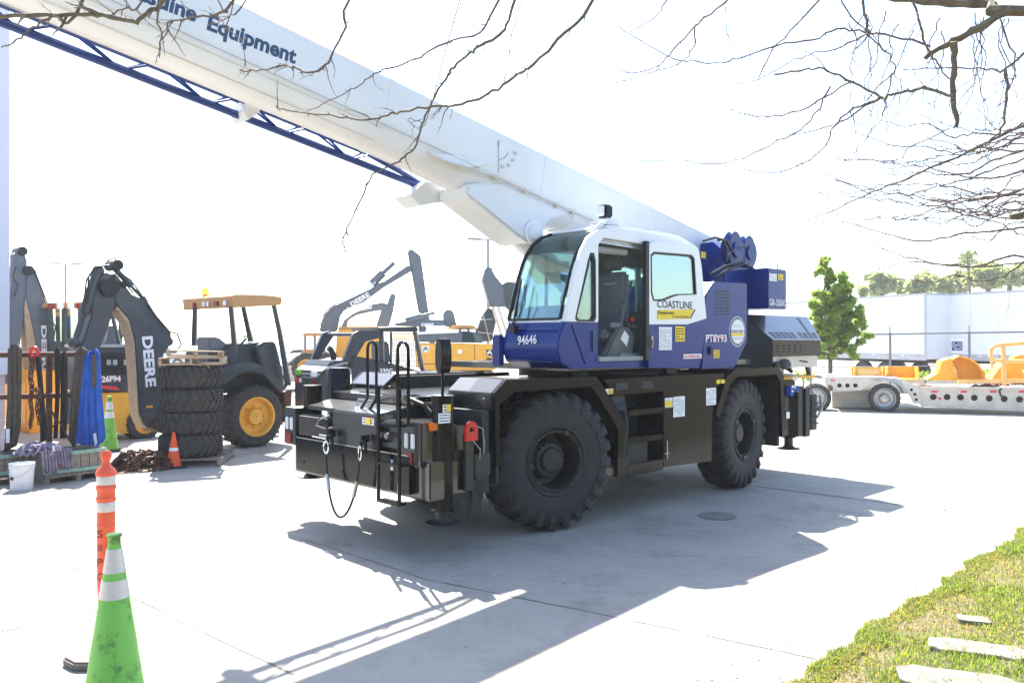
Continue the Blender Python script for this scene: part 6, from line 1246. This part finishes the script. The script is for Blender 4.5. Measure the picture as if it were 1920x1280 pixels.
# overhead limb that carries the middle twigs
b = B(); hl = limb(b, [(2300, -300), (1700, -380), (1100, -330), (500, -260), (100, -200)], 3.6, 4.6, .05, .015, False, pre=[(4.85, 3.35, 3.3), (4.0, 3.5, 4.0)]); b.build('branch', 'bark', bt)
def over(px, d0, d1, r0, r1, tw=6, L=.25, up=None):
    u0, v0 = px[0]; hu = min(max(u0+140, 150), 2200)
    dist = sorted(hl, key=lambda p: abs((p+TB).x-at(hu, -300, d0).x))[0]
    b = B(); pts = limb(b, px, d0, d1, r0, r1, True, pre=[dist+TB]); twigs(b, pts[4:], tw, L, r1*.8+.0008); b.build('branch', 'bark' if r0 > .008 else 'twig', bt)
    return pts
mid = [
 ([(1112, 0), (1060, 62), (1000, 122), (978, 134), (944, 159), (900, 184), (853, 197), (809, 199), (759, 209), (728, 216), (687, 225), (650, 222), (591, 214), (537, 206), (516, 201)], 4.9, 5.0, .011, .0035, 16),
 ([(968, -10), (945, 55), (900, 85), (881, 100), (850, 125), (841, 141), (822, 169), (807, 199), (794, 225), (781, 272), (766, 287), (737, 309), (700, 328), (678, 372), (662, 406), (644, 444), (642, 459), (653, 478)], 4.9, 4.8, .009, .003, 14),
 ([(935, 0), (900, 60), (850, 75), (797, 100), (759, 119), (719, 131), (691, 147), (666, 166), (628, 183), (597, 201), (578, 208)], 4.8, 4.9, .007, .002, 8),
 ([(655, -5), (648, 50), (625, 100), (606, 128), (575, 136), (556, 128), (534, 122), (509, 128), (472, 134), (450, 134)], 4.6, 4.6, .008, .003, 12),
 ([(312, -5), (287, 16), (262, 36), (247, 41), (197, 31), (172, 28), (109, 28), (31, 30), (-30, 36)], 4.4, 4.4, .014, .010, 8),
 ([(140, 28), (109, 28), (84, 38), (56, 56), (34, 75), (3, 89)], 4.4, 4.4, .010, .003, 3),
 ([(301, 0), (303, 62), (298, 97), (301, 110)], 4.4, 4.4, .006, .002, 2),
 ([(445, -10), (419, 23), (381, 31), (341, 37), (319, 41), (314, 60)], 4.4, 4.5, .008, .004, 9),
 ([(465, -5), (431, 30), (412, 40), (387, 48)], 4.4, 4.5, .005, .002, 4),
 ([(272, -5), (231, 16), (200, 30)], 4.4, 4.4, .006, .003, 5),
 ([(431, 25), (430, 56), (453, 78), (459, 125)], 4.4, 4.4, .003, .0015, 2),
 ([(980, 0), (960, 70), (944, 159)], 5.0, 5.0, .003, .002, 3),
 ([(809, 199), (785, 225), (765, 222), (778, 240)], 4.9, 4.9, .003, .0015, 4)]
for px, d0, d1, r0, r1, tw in mid: over(px, d0, d1, r0, r1, tw, .2)
RG = [
 ([(1787, 180), (1737, 167), (1700, 170), (1666, 180), (1649, 181), (1599, 154), (1549, 133), (1516, 130), (1453, 140)], 3.8, 4.3, .008, .0045, 6),
 ([(1626, 187), (1674, 137), (1666, 104), (1628, 67), (1587, 17), (1570, -20)][::-1], 4.1, 4.0, .004, .003, 4),
 ([(1600, -30), (1745, 88), (1670, 67), (1624, 60), (1570, 56), (1524, 75), (1453, 87), (1387, 108), (1349, 117), (1299, 117), (1245, 104), (1182, 62), (1153, 52)][1:], 4.0, 4.6, .0055, .002, 10),
 ([(1380, -20), (1366, 0), (1324, 33), (1303, 50), (1262, 96), (1237, 121), (1195, 137), (1162, 133)], 4.4, 4.6, .006, .002, 8),
 ([(1303, 50), (1300, 90), (1270, 120), (1200, 142), (1150, 160)], 4.4, 4.7, .004, .0015, 3),
 ([(1624, 65), (1578, 87), (1528, 100), (1491, 112), (1420, 150), (1362, 160)], 4.1, 4.5, .004, .0015, 5),
 ([(1595, 154), (1516, 200), (1453, 217), (1407, 217), (1370, 204)], 4.2, 4.5, .0045, .002, 5),
 ([(1557, 162), (1528, 217), (1487, 252), (1428, 279), (1357, 306), (1266, 303), (1149, 290), (1128, 208)], 4.2, 4.8, .0045, .0015, 6),
 ([(1672, 137), (1662, 187), (1645, 233), (1612, 275), (1590, 300)], 4.0, 4.4, .0035, .0015, 4),
 ([(1649, 183), (1595, 217), (1562, 238), (1553, 267), (1516, 300), (1474, 319), (1407, 321), (1362, 308)], 4.1, 4.6, .0045, .0018, 5),
 ([(1650, 185), (1600, 205), (1562, 238)], 4.1, 4.2, .006, .004, 2),
 ([(1960, 220), (1920, 233), (1845, 271), (1745, 317), (1682, 342), (1620, 367), (1562, 394), (1495, 419)], 3.7, 4.6, .008, .002, 10),
 ([(1545, -10), (1482, 58), (1445, 100), (1420, 150)], 4.2, 4.4, .0045, .0025, 4),
 ([(1712, -5), (1716, 12), (1728, 62), (1745, 100), (1765, 128), (1782, 150)], 3.8, 3.9, .006, .003, 6),
 ([(1960, 60), (1920, 100), (1878, 131), (1850, 128), (1780, 128), (1695, 131)], 3.7, 4.0, .007, .002, 6),
 ([(1885, 131), (1889, 187), (1878, 242), (1850, 268), (1830, 290)], 3.7, 3.9, .007, .003, 8),
 ([(1618, -5), (1626, 54), (1628, 66)], 4.0, 4.0, .007, .005, 5),
 ([(1250, -5), (1240, 20), (1210, 45), (1180, 60)], 4.6, 4.7, .004, .0015, 4),
 ([(1362, -2), (1360, 50), (1385, 95), (1400, 110)], 4.4, 4.5, .002, .001, 3),
 ([(1870, 30), (1895, 90), (1905, 130), (1885, 175)], 3.7, 3.8, .004, .002, 5),
 ([(1560, 235), (1480, 255), (1500, 230)], 4.3, 4.4, .003, .001, 3),
 ([(1780, 240), (1700, 280), (1690, 300), (1620, 300), (1560, 300), (1490, 310)], 4.0, 4.5, .003, .0012, 4)]
for px, d0, d1, r0, r1, tw in RG:
    b = B(); pts = limb(b, px, d0, d1, r0, r1, r0 < .02); twigs(b, pts, tw, .34, max(.0014, r1*.6)); b.build('branch', 'bark' if r0 > .0075 else 'twig', bt)
# fan of fine twigs coming in from the right
for k in range(32):
    v0 = rnd.uniform(225, 490); u0 = rnd.uniform(1925, 1990); ln = rnd.uniform(160, 470); d0 = rnd.uniform(3.6, 4.3); dv = (385-v0)*.12+rnd.uniform(-50, 60)
    px = [(u0-ln*t_, v0+dv*t_+rnd.uniform(10, 34)*math.sin(t_*3.1)+rnd.gauss(0, 3)) for t_ in [j/7 for j in range(8)]]
    b = B(); pts = limb(b, px, d0, d0+.5, rnd.uniform(.003, .006), .0014); twigs(b, pts, 5, .36, .0016, .1); b.build('branch', 'twig', bt)
for k in range(14):
    u0 = rnd.uniform(1600, 1900); px = [(u0+rnd.gauss(0, 6)+k*0-j*rnd.uniform(-6, 14), rnd.uniform(20, 60)+j*42) for j in range(6)]
    px = sorted(px, key=lambda q: q[1]); b = B(); pts = limb(b, px, 3.9, 4.1, .0028, .001); twigs(b, pts, 4, .28, .0012, .1); b.build('branch', 'twig', bt)
b = B(); b.tube(smooth_pts([O_(p) for p in ((4.9, 3.33, 3.2), (4.0, 3.5, 2.9), (3.0, 3.75, 2.75), (2.35, 3.9, 2.62))]), [.05*(1-.06*i) for i in range(13)], 8); b.build('branch', 'bark', bt)
